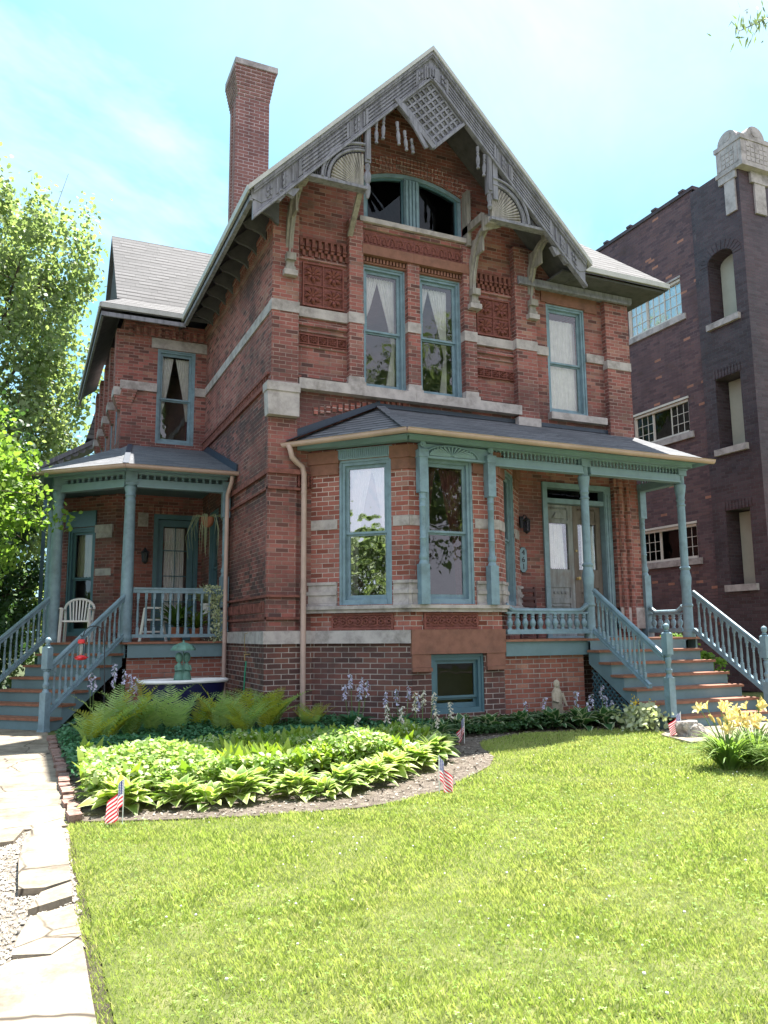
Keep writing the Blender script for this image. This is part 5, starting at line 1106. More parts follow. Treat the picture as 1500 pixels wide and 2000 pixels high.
# clover: trifoliate leaves and white heads
n = 9000; P = rand_in([(.45, 2.2), (3.6, 1.3), (8.5, 6.2), (8.2, 9.4), (.5, 6.9)], n, .03); ok = ~pip(P, BP) & (np.sin(P[:, 0]*1.9+1)+np.cos(P[:, 1]*1.4+P[:, 0]) > -.5); P = P[ok]; P[:, 2] = rng.uniform(.025, .05, len(P))
a = rng.uniform(0, 2*pi, len(P)); CL = [(0, 0, 0), (.5, -.35, .08), (.95, -.2, .05), (.85, 0, 0), (.95, .2, .05), (.5, .35, .08)]
CV = []; 
for k in range(3):
    for (x, y_, z) in CL: CV.append((x*cos(k*2.094)-y_*sin(k*2.094), x*sin(k*2.094)+y_*cos(k*2.094), z))
R_ = frames(np.stack([np.cos(a), np.sin(a), rng.uniform(-.3, .3, len(P))], 1), np.stack([rng.uniform(-.3, .3, len(P)), rng.uniform(-.3, .3, len(P)), np.ones(len(P))], 1), rng.uniform(.007, .014, len(P)))
tag(scatter('clover', CV, [(0, 1, 2, 3), (0, 3, 4, 5), (6, 7, 8, 9), (6, 9, 10, 11), (12, 13, 14, 15), (12, 15, 16, 17)], R_, P, L_clov), 'low clover leaves growing through the lawn', 'clover', kind='stuff')
n = 190; P = rand_in([(.6, 2.6), (3.4, 2), (8.5, 6.4), (8, 9.2), (.6, 6.7)], n, .05); P = P[~pip(P, BP)]; S8 = MB().lathe([(.2, -.9), (.8, -.5), (1, 0), (.8, .5), (.2, .9)], n=6)
tfx = [f for f in S8.f if len(f) == 4]; R_ = frames(np.tile([1., 0, 0], (len(P), 1)), np.tile([0, 0, 1.], (len(P), 1)), rng.uniform(.004, .009, len(P)))
M_wh = simple('clover_flower', (.70, .68, .60), .9, .1, .1, 30)
tag(scatter('clover_flowers', S8.v, tfx, R_, P, M_wh), 'tiny white clover heads dotted over the lawn', 'flowers', kind='stuff')
# ================================================================ PLANTS
LT = [(0, 0, 0), (.25, -.30, .05), (.6, -.36, .05), (1, 0, -.06), (.6, .36, .05), (.25, .30, .05)]; LF = [(0, 1, 2, 3), (0, 3, 4, 5)]
def carpet(nm, poly, n, h, sz, ma, lab, cat, mound=.0, up=.6, cond=None):
    P = rand_in(poly, n, 0.); 
    hh = h*(.72+.28*np.sin(P[:, 0]*3.1+1)*np.cos(P[:, 1]*2.7)+mound*rng.random(len(P)))
    P[:, 2] = hh*np.sqrt(rng.uniform(.12, 1, len(P))); d = unit(len(P)); d[:, 2] = d[:, 2]*.35+.1; R = frames(d, unit(len(P), up*2), rng.uniform(sz*.6, sz*1.2, len(P)))
    return tag(scatter(nm, LT, LF, R, P, ma), lab, cat, kind='stuff')
zone_eu = [(.55, 7.35), (1.2, 7.35), (2.2, 7.5), (3.2, 7.7), (4.1, 8.2), (4.5, 8.9), (3.2, 8.95), (1.8, 9.0), (.62, 9.2)]
carpet('euonymus', zone_eu, 15000, .46, .062, L_euon, 'bushy variegated yellow green ground cover in full sun behind the hostas', 'shrub')
pz = [(.52, 8.7), (2, 8.7), (4.6, 8.8), (5.4, 9.6), (5.3, 11.0), (4.2, 12.2), (3.4, 12.3), (3.3, 14.2), (1.0, 14.3), (.52, 12.5)]
carpet('pachysandra', pz, 30000, .24, .055, L_pachy, 'dark green pachysandra carpet in the shade of the house', 'ground cover', up=.9)
carpet('undergrowth', [(5.4, 9.9), (8.2, 10.1), (8.5, 11.0), (5.5, 11.05)], 5500, .22, .06, L_dark, 'dark leafy undergrowth along the brick porch base', 'ground cover')
# lily leaves: upright blades
BLD = [(0, -.08, 0), (.3, -.16, .02), (.3, .16, .02), (0, .08, 0), (.65, -.15, .08), (.65, .15, .08), (1, -.01, .22), (1, .01, .22)]; BFc = [(0, 1, 2, 3), (1, 4, 5, 2), (4, 6, 7, 5)]
n = 1500; P = rand_in([(1.9, 8.0), (2.8, 7.7), (3.6, 8.0), (4.4, 8.7), (4.5, 9.3), (3.2, 9.4), (2.1, 9.2)], n, .12); P = np.concatenate([P, rand_in(zone_eu, 160, .15)]); n = len(P)
a = rng.uniform(0, 2*pi, n); ln = rng.uniform(.1, .6, n); d = np.stack([np.cos(a)*ln, np.sin(a)*ln, np.ones(n)], 1); R = frames(d, np.stack([-np.sin(a), np.cos(a), 0*a], 1)+unit(n)*.3, rng.uniform(.18, .30, n)); R = R[:, :, [0, 2, 1]]
tag(scatter('lily_of_the_valley', BLD, BFc, R, P, L_lily), 'upright yellowing lily of the valley leaves in the sunny middle of the bed', 'ground cover', kind='stuff')
# hosta leaf template (arched, pointed, with uv for the pale margin)
def arched(n=6, w_=.33, droop=.80):
    V = []; F = []; U = []
    for i in range(n+1):
        t = i/n; hw = w_*max(.03, sin(pi*min(1, t*.93+.07)**.85))if i < n else .006; x = t; z = .52*t-droop*t*t
        for j, f in enumerate((-1, -.5, 0, .5, 1)): V.append((x, f*hw, z+abs(f)*hw*.28)); U.append((t, (f+1)/2))
    for i in range(n):
        for j in range(4): q = i*5+j; F.append((q, q+5, q+6, q+1))
    return V, F, U
HV, HF, HU = arched()
def hosta_mesh(nl, L, seed):
    r = np.random.default_rng(seed); k = np.arange(nl); a = k*2.4+r.uniform(-.45, .45, nl); t = k/nl; el = 1.3-1.05*t+r.uniform(-.25, .25, nl)
    d = np.stack([np.cos(a)*np.cos(el), np.sin(a)*np.cos(el), np.sin(el)], 1); up = np.stack([-np.cos(a)*np.sin(el), -np.sin(a)*np.sin(el), np.cos(el)], 1)+r.normal(size=(nl, 3))*.15
    R = frames(d, up, L*(.70+.32*t)*r.uniform(.8, 1.1, nl)); pos = np.stack([np.cos(a)*.03, np.sin(a)*.03, .02+.05*(1-t)], 1)
    pos += d*.05; return R, pos
def hosta(loc, L, ma, seed, lab, group, nl=30, stalks=(), pet=L_wpet, name='hosta'):
    o = thing(name, lab, 'hosta plant', (loc[0], loc[1], .0), 0, group); R, pos = hosta_mesh(nl, L, seed); scatter('leaves', HV, HF, R, pos, ma, o, HU, smooth=True)
    for (dx_, dy_, h) in stalks: stalk(o, dx_, dy_, h, pet, seed+int(h*100))
    return o
BELL = [(0, -.05, 0), (.5, -.16, .08), (1, -.30, .0), (1.05, 0, .1), (1, .3, 0), (.5, .16, .08), (0, .05, 0)]
def stalk(o, dx_, dy_, h, pet, seed):
    r = np.random.default_rng(seed); m = MB(); top = (dx_, dy_, h); m.tube([(dx_*.3, dy_*.3, 0), (dx_*.8, dy_*.8, h*.55), top], [.006, .005, .003], 5); s = m.build('flower_stalk', M_stem, o, local=True)
    n = 26; k = np.arange(n)//2; a = r.uniform(0, 2*pi, n); zz = h-.22*k/13*r.uniform(.9, 1.1, n); d = np.stack([np.cos(a), np.sin(a), r.uniform(-1.3, -.3, n)], 1)
    P = np.stack([dx_+0*a, dy_+0*a, zz], 1); R = frames(d, r.normal(size=(n, 3)), r.uniform(.035, .055, n))
    scatter('blossoms', BELL, [(0, 1, 5, 6), (1, 2, 3, 5), (3, 4, 5, 5)][:2]+[(1, 3, 4, 5)], R, P, pet, s)
g1_ = 'hostas along the front edge of the bed'
for i, (x, y, L, lab) in enumerate([(.84, 7.28, .34, 'leftmost front-row hosta, behind the left flag'), (1.30, 7.22, .27, 'hosta with pale leaf edges, second from the left in the front row'), (1.80, 7.18, .34, 'large variegated hosta, third from the left in the front row'), (2.32, 7.14, .26, 'smaller bright hosta, fourth from the left in the front row'),
        (2.74, 7.14, .28, 'hosta fifth from the left in the front row, beside open mulch'), (3.14, 7.32, .29, 'low spreading hosta left of the middle flag'), (3.46, 7.62, .33, 'full hosta just left of the middle flag'), (3.88, 7.95, .34, 'dense hosta behind and right of the middle flag'), (4.30, 8.35, .34, 'white-edged hosta where the bed edge turns toward the house'), (4.62, 8.8, .32, 'variegated hosta at the right end of the sunny row')]):
    hosta((x, y), L*.80, L_hosta, 20+i, lab, g1_, 60)
for i, (x, y, L, lab) in enumerate([(.70, 7.62, .19, 'small hosta tucked behind the far end of the front row, beside the edging bricks'), (1.52, 7.05, .15, 'young hosta on open mulch between the second and third front hostas'), (2.08, 7.52, .22, 'hosta behind the gap between the third and fourth front hostas'), (2.98, 7.66, .22, 'hosta poking out of the ground cover behind the fifth front hosta'), (2.52, 6.98, .13, 'smallest hosta, alone on the mulch in front of the row'), (3.72, 8.35, .24, 'yellowish hosta behind the ones beside the middle flag')]):
    hosta((x, y), L, L_hosta, 40+i, lab, 'small hostas filling the gaps', 34)
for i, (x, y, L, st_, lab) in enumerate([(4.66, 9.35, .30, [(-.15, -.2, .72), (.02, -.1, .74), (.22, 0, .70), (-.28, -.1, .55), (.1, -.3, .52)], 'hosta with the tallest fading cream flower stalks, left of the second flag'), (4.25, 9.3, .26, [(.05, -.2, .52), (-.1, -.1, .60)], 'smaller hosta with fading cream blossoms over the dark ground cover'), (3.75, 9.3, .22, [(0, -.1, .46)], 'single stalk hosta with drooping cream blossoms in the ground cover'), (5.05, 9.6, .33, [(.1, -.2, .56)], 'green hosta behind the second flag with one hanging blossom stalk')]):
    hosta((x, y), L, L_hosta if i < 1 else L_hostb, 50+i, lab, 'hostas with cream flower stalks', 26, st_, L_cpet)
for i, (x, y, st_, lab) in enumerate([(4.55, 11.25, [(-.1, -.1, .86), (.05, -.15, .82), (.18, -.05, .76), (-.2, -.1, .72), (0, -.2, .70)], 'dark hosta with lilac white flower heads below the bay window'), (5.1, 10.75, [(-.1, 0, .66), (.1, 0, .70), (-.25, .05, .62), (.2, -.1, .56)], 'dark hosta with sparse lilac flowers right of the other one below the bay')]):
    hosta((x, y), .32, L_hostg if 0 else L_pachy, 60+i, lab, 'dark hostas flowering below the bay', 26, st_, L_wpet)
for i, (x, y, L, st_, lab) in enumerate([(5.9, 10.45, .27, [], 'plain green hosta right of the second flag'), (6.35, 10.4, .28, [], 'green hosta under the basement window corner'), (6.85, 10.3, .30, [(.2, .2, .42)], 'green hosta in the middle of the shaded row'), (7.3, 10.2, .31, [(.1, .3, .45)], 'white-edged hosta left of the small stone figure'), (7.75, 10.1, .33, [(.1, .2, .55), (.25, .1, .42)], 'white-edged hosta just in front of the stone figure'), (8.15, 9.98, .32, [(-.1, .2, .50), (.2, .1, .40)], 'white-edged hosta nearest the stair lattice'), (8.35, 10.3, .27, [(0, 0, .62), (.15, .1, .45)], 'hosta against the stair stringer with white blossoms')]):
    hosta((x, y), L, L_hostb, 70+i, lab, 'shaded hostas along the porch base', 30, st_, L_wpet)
for i, (x, y, st_, lab) in enumerate([(1.0, 12.75, [(-.05, -.1, .92), (.0, -.1, .88)], 'blue leaved hosta with a white flower head beside the side stairs'), (1.38, 12.7, [(-.1, 0, .92), (.05, 0, .96), (.15, .05, .88), (-.08, .1, 1.05), (.22, 0, .84)], 'blue leaved hosta with clustered white flower heads left of the bathtub')]):
    hosta((x, y), .38, L_hostg, 80+i, lab, 'blue hostas by the side porch', 22, st_, L_wpet)
# ferns
def fern(loc, L, nf, seed, lab, yellow=.3, group='ostrich ferns in front of the side porch'):
    o = thing('fern', lab, 'fern', (loc[0], loc[1], 0), 0, group); r = np.random.default_rng(seed)
    for ma, sel in ((L_fern, 0), (L_ferny, 1)):
        Pp, Dd, Uu, Sc = [], [], [], []
        for k in range(nf):
            yl = r.random() < yellow
            if yl != bool(sel): continue
            a = 2.4*k+r.uniform(-.3, .3); lean = r.uniform(.35, 1.05); l = L*r.uniform(.75, 1.1); np_ = 25
            for i in range(2, np_):
                t = i/np_; rad = lean*l*(.35*t+.65*t**2.2); z = l*(t-.28*lean*t**3); dr = np.array([cos(a), sin(a), 0]); p = dr*rad+np.array([0, 0, z])
                tg = dr*lean*(.35+1.43*t**1.2)+np.array([0, 0, 1-.84*lean*t*t]); tg /= np.linalg.norm(tg); side = np.cross(tg, np.cross(dr, [0, 0, 1.])); side = np.array([-sin(a), cos(a), 0.])
                wl_ = .185*L*sin(pi*min(1, t**.8*.92+.04))**.8+.01
                for s in (-1, 1): Pp.append(p); Dd.append(side*s+tg*.45+r.normal(size=3)*.06); Uu.append(np.cross(side, tg)); Sc.append(wl_)
        if not Pp: continue
        PN = [(0, -.06, 0), (.45, -.085, .02), (1, -.01, -.10), (1, .01, -.10), (.45, .085, .02), (0, .06, 0)]
        scatter('fronds', PN, [(0, 1, 4, 5), (1, 2, 3, 4)], frames(np.array(Dd), np.array(Uu)+1e-4, np.array(Sc)), np.array(Pp), ma, o)
for i, (x, y, L, nf, yl, lab) in enumerate([(.85, 11.0, .62, 9, .5, 'yellowing fern leaning over the walkway corner'), (1.12, 11.5, .80, 9, .25, 'tall fern second from the walkway'), (1.42, 11.7, .80, 9, .1, 'full green fern in front of the hook pole'), (1.75, 11.9, .85, 9, .3, 'tall fern with one yellow frond left of the bathtub'), (2.0, 11.6, .88, 8, .1, 'tallest green fern left of the bathtub'),
        (2.35, 11.8, .70, 8, .1, 'fern in front of the left end of the bathtub'), (2.62, 11.4, .80, 8, .3, 'leaning fern in front of the tub statue'), (2.85, 11.1, .68, 8, .4, 'fern with a browned yellow frond in the middle of the bed'), (3.05, 11.9, .74, 8, .1, 'fern in front of the right half of the bathtub'), (3.3, 11.6, .80, 8, .25, 'fern just left of the hose'), (3.5, 12.0, .80, 8, .2, 'fern right of the bathtub by the porch downspout'), (3.9, 11.4, .5, 8, .3, 'small fern below the green hose'), (4.1, 11.75, .45, 7, .2, 'smallest fern near the brick corner')]):
    fern((x, y), L*1.05, nf, 100+i, lab, min(.7, yl+.15))
m = MB()
# daylily clump
for ci, (cx_, cy_, lab) in enumerate([(6.85, 6.45, 'daylily clump with open yellow orange blooms at the right edge of the lawn'), (7.35, 6.55, 'daylily clump cut by the right edge of the picture'), (7.15, 5.95, 'nearest daylily clump, low arching leaves with few blooms')]):
    o = thing('daylily', lab, 'daylily plant', (cx_, cy_, 0), 0, 'daylilies at the right edge'); r = np.random.default_rng(200+ci); n = 230; a = r.uniform(0, 2*pi, n); ln = r.uniform(.2, 1.1, n)
    SV = []; SFc = []
    for i in range(7): t = i/6; w_ = .032*(1-t**3)+.002; z = t-.85*t**2.4; SV += [(t, -w_, z*.8), (t, w_, z*.8)]
    SFc = [(2*i, 2*i+2, 2*i+3, 2*i+1) for i in range(6)]
    el = r.uniform(.3, 1.1, n); d = np.stack([np.cos(a)*np.cos(el), np.sin(a)*np.cos(el), np.sin(el)*.6], 1); R = frames(d, np.tile([0, 0, 1.], (n, 1)), r.uniform(.32, .55, n)); P = np.stack([np.cos(a)*.08*r.random(n), np.sin(a)*.08*r.random(n), 0*a], 1)
    scatter('leaves', SV, SFc, R, P, L_day, o)
    PT = [(0, -.05, 0), (.35, -.16, .12), (.75, -.17, .16), (1, 0, .0), (.75, .17, .16), (.35, .16, .12), (0, .05, 0)]
    for k in range(15 if ci < 2 else 6):
        aa = r.uniform(0, 2*pi); rr_ = r.uniform(.05, .3); h = r.uniform(.42, .66); tp = (cos(aa)*rr_, sin(aa)*rr_, h)
        s = MB().tube([(0, 0, 0), (tp[0]*.5, tp[1]*.5, h*.6), tp], [.007, .005, .004], 5).build('flower_stalk', M_stem, o, local=True)
        ax = np.array([cos(aa+r.uniform(-1, 1))*.8, sin(aa)*.8-.5, .5]); ax /= np.linalg.norm(ax); b1 = np.cross(ax, [0, 0, 1.]); b1 /= np.linalg.norm(b1); b2 = np.cross(ax, b1)
        q = np.arange(6)*pi/3; opn = .75 if r.random() < .75 else .15; rad = np.outer(np.cos(q), b1)+np.outer(np.sin(q), b2); dd_ = ax*(1-opn*.5)+rad*opn
        R = frames(dd_, ax-rad*.3, np.full(6, .105)); scatter('bloom', PT, [(0, 1, 5, 6), (1, 2, 4, 5), (2, 3, 3, 4)][:2]+[(1, 2, 3, 4)], R, np.tile(tp, (6, 1)), L_petal, s)
# yellow loosestrife by the newel
o = thing('loosestrife', 'leafy plant with small yellow flowers at the foot of the newel post', 'flowering plant', (8.42, 9.5, 0)); r = rng; n = 420
P = np.stack([r.normal(0, .16, n), r.normal(0, .16, n), r.uniform(.02, .36, n)], 1); scatter('leaves', LT, LF, frames(unit(n), unit(n, 1), r.uniform(.05, .11, n)), P, L_hostb, o)
P = np.concatenate([r.normal((-.12, 0, .42), (.035, .035, .05), (40, 3)), r.normal((.18, -.05, .36), (.04, .04, .04), (30, 3))]); scatter('blossoms', LT, LF, frames(unit(70), unit(70), r.uniform(.022, .035, 70)), P, L_ypet, o)
# ---- trees
def tree(name, lab, base, H, crown, nleaf, lsz, ma, seed, cat='tree', group=None, trunk_r=.25, lobes=26, z0=.3, lean=(0, 0), sub=None, flat=1., dens=.55, shape=LT, shf=LF):
    r = np.random.default_rng(seed); o = thing(name, lab, cat, (*base, 0), 0, group); rx, rz_ = crown; ctr = np.array([lean[0], lean[1], H-rz_])
    m = MB(); zt = H*.82; m.tube([(0, 0, -.1), (lean[0]*.2+.05, lean[1]*.2, zt*.3), (lean[0]*.6, lean[1]*.6, zt*.65), (lean[0], lean[1], zt)], [trunk_r*1.25, trunk_r, trunk_r*.6, trunk_r*.15], 9)
    C = []
    for k in range(lobes):
        u = r.normal(size=3); u /= np.linalg.norm(u); f = r.uniform(.45, 1.0)**.6; c = ctr+u*np.array([rx, rx, rz_])*f
        if c[2] < H*z0*.5: c[2] = H*z0*.5+abs(r.normal())*.5
        C.append(c); zb = max(.18*H, min(zt*.95, c[2]-r.uniform(.15, .35)*H*.6)); tt = zb/zt
        b = np.array([lean[0]*tt, lean[1]*tt, zb]); mid = (b+c)/2+r.normal(size=3)*.05*rx+np.array([0, 0, .04*H]); br = trunk_r*r.uniform(.18, .34)*(1-.6*tt)
        m.tube([tuple(b), tuple(mid), tuple(c)], [br*1.3, br*.8, br*.3], 5)
        for q in range(3):
            e = c+r.normal(size=3)*np.array([rx, rx, rz_])*.18; m.tube([tuple((mid+c)/2), tuple(e)], [br*.5, br*.15], 4)
    m.build('trunk', M_bark, o, True, local=True)
    C = np.array(C); sub_n = 9; S2 = (C[:, None, :]+r.normal(size=(lobes, sub_n, 3))*np.array([rx, rx, rz_])*.17).reshape(-1, 3); idx = r.integers(0, len(S2), nleaf)
    P = S2[idx]+r.normal(size=(nleaf, 3))*np.array([rx, rx, rz_*.8])*.058*(1+.4*r.random((nleaf, 1)))
    n_ = r.normal(size=(nleaf, 3)); n_[:, 2] = abs(n_[:, 2])+.5; d = r.normal(size=(nleaf, 3)); d[:, 2] -= .5
    scatter('foliage', shape, shf, frames(d, n_, r.uniform(lsz*.6, lsz*1.25, nleaf)), P, ma, o); return o
tree('maple_tree', 'tall airy maple rising behind the side wing at the left', (-1.5, 31), 17.6, (3.6, 7.6), 46000, .19, L_maple, 1, trunk_r=.32, lobes=54)
tree('maple_tree', 'second maple further left behind the tall one', (-7.5, 34), 15, (4, 6.5), 26000, .22, L_maple, 2, trunk_r=.3, lobes=34)
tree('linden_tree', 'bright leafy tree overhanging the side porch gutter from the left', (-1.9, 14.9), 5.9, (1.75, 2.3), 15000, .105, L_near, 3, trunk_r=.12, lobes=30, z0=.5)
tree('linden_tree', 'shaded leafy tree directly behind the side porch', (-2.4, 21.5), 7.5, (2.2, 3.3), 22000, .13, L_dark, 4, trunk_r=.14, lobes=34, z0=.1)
tree('garden_shrub', 'pale leafy shrub between the tall maple and the side wing', (-.9, 27), 7.0, (2.4, 3.4), 15000, .15, L_maple, 15, 'shrub', trunk_r=.08, lobes=26, z0=.1)
tree('spruce_tree', 'dark evergreen low behind the left porch rail', (-1.2, 24.5), 5.0, (1.9, 2.6), 16000, .13, L_dark, 5, trunk_r=.12, lobes=24, z0=.05)
tree('garden_shrub', 'low dark shrub beside the side stairs at the left edge', (-1.6, 17.6), 2.6, (1.1, 1.3), 9000, .09, L_dark, 6, 'shrub', trunk_r=.05, lobes=18, z0=.05)
tree('garden_shrub', 'leafy shrub seen under the right handrail beside the front stairs', (12.2, 12.6), 1.3, (.8, .6), 5000, .08, L_near, 7, 'shrub', trunk_r=.03, lobes=14, z0=.05)
tree('background_tree', 'distant tree filling the gap behind the left trees', (-13, 45), 14, (6, 6), 16000, .34, L_maple, 8, trunk_r=.3, lobes=30)
# street trees across the road (seen in the window glass)
for i, (x, y, h) in enumerate([(-16, -12, 13), (-4, -20, 15), (10, -15, 17), (19, -15, 19), (-21, 2, 6.8)]):
    tree('street_tree', ['street tree mirrored in the left bay window', 'tall street tree across the road', 'street tree opposite the front door', 'rightmost street tree across the road', 'street tree far down the road to the left'][i], (x, y), h, (4.2, h*.38), 9000, .38, L_maple, 30+i, group='street trees across the road', trunk_r=.25, lobes=22)
# overhanging branch at upper right
o = thing('honey_locust_tree', 'narrow leaved tree whose twig hangs into the upper right corner', 'tree', (9.6, 2.4, 0)); r = np.random.default_rng(9); m = MB(); m.tube([(0, 0, 0), (.1, 0, 3), (-.3, .4, 6), (-.6, .8, 9)], [.22, .18, .12, .04], 9)
tips = [(-4.72, 1.58, 6.1), (-4.3, 1.55, 6.28), (-4.02, 1.5, 6.3), (-3.8, 1.6, 6.55)]
m.tube([(-.3, .4, 6), (-2.0, 1.0, 7.2), (-3.4, 1.45, 6.85), (-4.2, 1.55, 6.45), tips[0]], [.07, .04, .015, .006, .003], 6)
pts = [(0, 0, 7), (-.5, 1.2, 8), (.8, -.5, 8.5), (-1.5, .3, 8.3), (.5, 1, 9.3), (-1, -1, 7.8), (-2.2, 1.1, 7.6)]
for p in pts: m.tube([(-.3, .4, 6), p], [.05, .01], 5)
m.build('trunk', M_bark, o, True, local=True)
n1 = 130; seg = np.array([(-3.4, 1.45, 6.85), (-3.8, 1.5, 6.72), (-4.2, 1.55, 6.45), (-4.72, 1.58, 6.15)]); w_ = np.clip(r.normal(2.45, .45, n1), 0, 2.99); ii = w_.astype(int); P1 = seg[ii]+(seg[ii+1]-seg[ii])*(w_-ii)[:, None]+r.normal(size=(n1, 3))*(.06, .06, .055)
P2 = np.array(pts)[r.integers(0, len(pts), 9000)]+r.normal(size=(9000, 3))*(.6, .6, .5); P = np.concatenate([P1, P2]); n = len(P); d = r.normal(size=(n, 3))*.5; d[:, 2] -= 1
scatter('foliage', [(0, 0, 0), (.35, -.09, 0), (1, 0, 0), (.35, .09, 0)], [(0, 1, 2, 3)], frames(d, r.normal(size=(n, 3)), r.uniform(.06, .11, n)), P, L_twig, o)
# ================================================================ SMALL THINGS
# flags
def flagmat():
    m, t = mat('flag_cloth'); uv = t.n('ShaderNodeSeparateXYZ', {0: t.n('ShaderNodeTexCoord').outputs['UV']}); u, v = uv.outputs[0], uv.outputs[1]
    st_ = t.m('MODULO', t.m('FLOOR', t.m('MULTIPLY', v, 13)), 2.); c = t.mix(t.m('GREATER_THAN', st_, .5), (.62, .035, .07, 1), (.80, .80, .80, 1))
    a = t.m('FRACT', t.m('MULTIPLY', u, 15)); b = t.m('FRACT', t.m('MULTIPLY', v, 16.7)); dd_ = t.m('ADD', t.m('POWER', t.m('SUBTRACT', a, .5), 2), t.m('POWER', t.m('SUBTRACT', b, .5), 2)); star = t.m('LESS_THAN', dd_, .075)
    can = t.mix(star, (.03, .045, .20, 1), (.8, .8, .8, 1)); isc = t.m('MULTIPLY', t.m('LESS_THAN', u, .4), t.m('GREATER_THAN', v, 6/13)); c = t.mix(isc, c, can)
    d = t.pbr(c, .8, None, .2); tl = t.n('ShaderNodeBsdfTranslucent', {'Color': c}).outputs[0]; t.out(t.n('ShaderNodeMixShader', {0: .35, 1: d, 2: tl}).outputs[0]); return m
M_flag = flagmat()
def flag(loc, lab, face, H=.44, lift=0, drape=1.0, out=.0):
    o = thing('small_flag', lab, 'flag', loc, face, 'small flags stuck in the lawn edge'); MB().tube([(0, 0, -.05), (0, 0, H)], .0045, 6).build('stick', M_white, o, True, local=True)
    me = bpy.data.meshes.new('flag_cloth'); V = []; F = []; U = []; nu, nv = 16, 12
    for i in range(nu+1):
        for j in range(nv+1):
            u, v = i/nu, j/nv; ang = 1.25*drape
            x = u*.26*(1-.55*drape)+.02*sin(u*9); y_ = .035*sin(u*8+v*2)*u; z = H-.012-(1-v)*.20-u*.26*sin(ang)*.82
            V.append((x, y_, z)); U.append((u, v))
    for i in range(nu):
        for j in range(nv): q = i*(nv+1)+j; F.append((q, q+nv+1, q+nv+2, q+1))
    me.from_pydata(V, [], F); ul = me.uv_layers.new(name='UVMap')
    for l in me.loops: ul.data[l.index].uv = U[l.vertex_index]
    me.materials.append(M_flag); me.polygons.foreach_set('use_smooth', [True]*len(F)); obj('cloth', me, o, local=True)
flag((.79, 6.77, .0), 'small drooping flag at the left corner of the bed edge', radians(155), .36); flag((3.55, 6.72, 0), 'small drooping flag in front of the middle hostas', radians(-20), .34); flag((5.36, 9.42, 0), 'shaded drooping flag by the mulch below the basement window', radians(-160), .37, drape=.9); flag((8.33, 8.64, 0), 'flag spread toward the left beside the fieldstone at the stairs', radians(165), .35, drape=.62)
# fieldstone
def rock(loc, s, seed, lab):
    import bmesh; from mathutils import noise as mn
    bm = bmesh.new(); bmesh.ops.create_icosphere(bm, subdivisions=4, radius=1)
    for v in bm.verts: k = 1+.5*mn.noise(v.co*1.1+Vector((seed, 0, 0)))+.22*mn.noise(v.co*3.1)+.08*mn.noise(v.co*8); v.co = Vector((v.co.x*s[0]*k, v.co.y*s[1]*k, max(-.2, min(.72, v.co.z*k))*s[2]))
    me = bpy.data.meshes.new('fieldstone'); bm.to_mesh(me); bm.free(); me.materials.append(M_rock); tag(obj('fieldstone', me, None, loc), lab, 'rock')
rock((8.42, 8.55, .06), (.19, .14, .24), 3, 'grey fieldstone at the foot of the front stairs next to a flag')
# stone figure
o = thing('garden_statue', 'small weathered stone figure of a robed woman against the porch base', 'statue', (7.93, 10.9, 0)); m = MB()
m.lathe([(.085, .0), (.09, .06), (.08, .16), (.088, .30), (.095, .42), (.085, .50), (.05, .555), (.04, .57), (.055, .60), (.058, .63), (.045, .665), (.015, .685)], n=20, sy=.72); m.build('figure', M_conc, o, True, local=True); m = MB()
m.tube([(-.085, -.02, .47), (-.10, -.05, .36), (-.03, -.09, .34)], [.028, .026, .018], 8); m.tube([(.085, -.02, .47), (.12, -.03, .36), (.15, -.05, .27)], [.028, .026, .018], 8)
for k in range(7): m.tube([(-.07+k*.023, -.058, .04), (-.05+k*.017, -.068, .30)], [.011, .006], 5)
m.lathe([(.034, .575), (.038, .60), (.03, .635)], (0, -.022, 0), 10); m.build('robe_and_arms', M_conc, o, True, local=True)
# bathtub planter and statue
o = thing('bathtub', 'old clawfoot bathtub painted navy outside with white rim, below the side porch', 'bathtub', (2.43, 13.5, 0)); m = MB(); n = 40
def egg(s, z, k=1): return [((.70*s)*cos(a)*(1+.04*cos(a)), (.34*s)*sin(a)*(1-.1*cos(a)), z) for a in np.linspace(0, 2*pi, n, endpoint=False)]
R0 = [egg(.55, .14), egg(.72, .18), egg(.86, .32), egg(.93, .50), egg(.96, .68)]; V = [p for r_ in R0 for p in r_]; m.add(V, [(i*n+k, i*n+(k+1) % n, (i+1)*n+(k+1) % n, (i+1)*n+k) for i in range(4) for k in range(n)]+[tuple(range(n-1, -1, -1))]); m.build('tub_shell', M_navy, o, True, local=True)
m = MB(); m.tube(egg(1.0, .71)+egg(1.0, .71)[:1], .03, 8, False); V = [p for r_ in (egg(.99, .72), egg(.93, .70), egg(.88, .5), egg(.7, .24), egg(.3, .2)) for p in r_]; m.add(V, [(i*n+(k+1) % n, i*n+k, (i+1)*n+k, (i+1)*n+(k+1) % n) for i in range(4) for k in range(n)]+[tuple(4*n+k for k in range(n))]); m.build('white_rim', M_white, o, True, local=True)
for x, y_ in ((-.45, -.2), (.45, -.2), (-.45, .2), (.45, .2)): MB().lathe([(.045, 0), (.03, .04), (.04, .1), (.06, .2)], (x, y_, 0), 8).build('claw_foot', M_white, o, True, local=True)
m = MB(); m.add(egg(.86, .60), [tuple(range(n))]); m.build('water', M_glassD, o, local=True)
o = thing('fountain_statue', 'green bronze statue of two children under an umbrella standing in the bathtub', 'statue', (2.42, 13.45, .55)); 
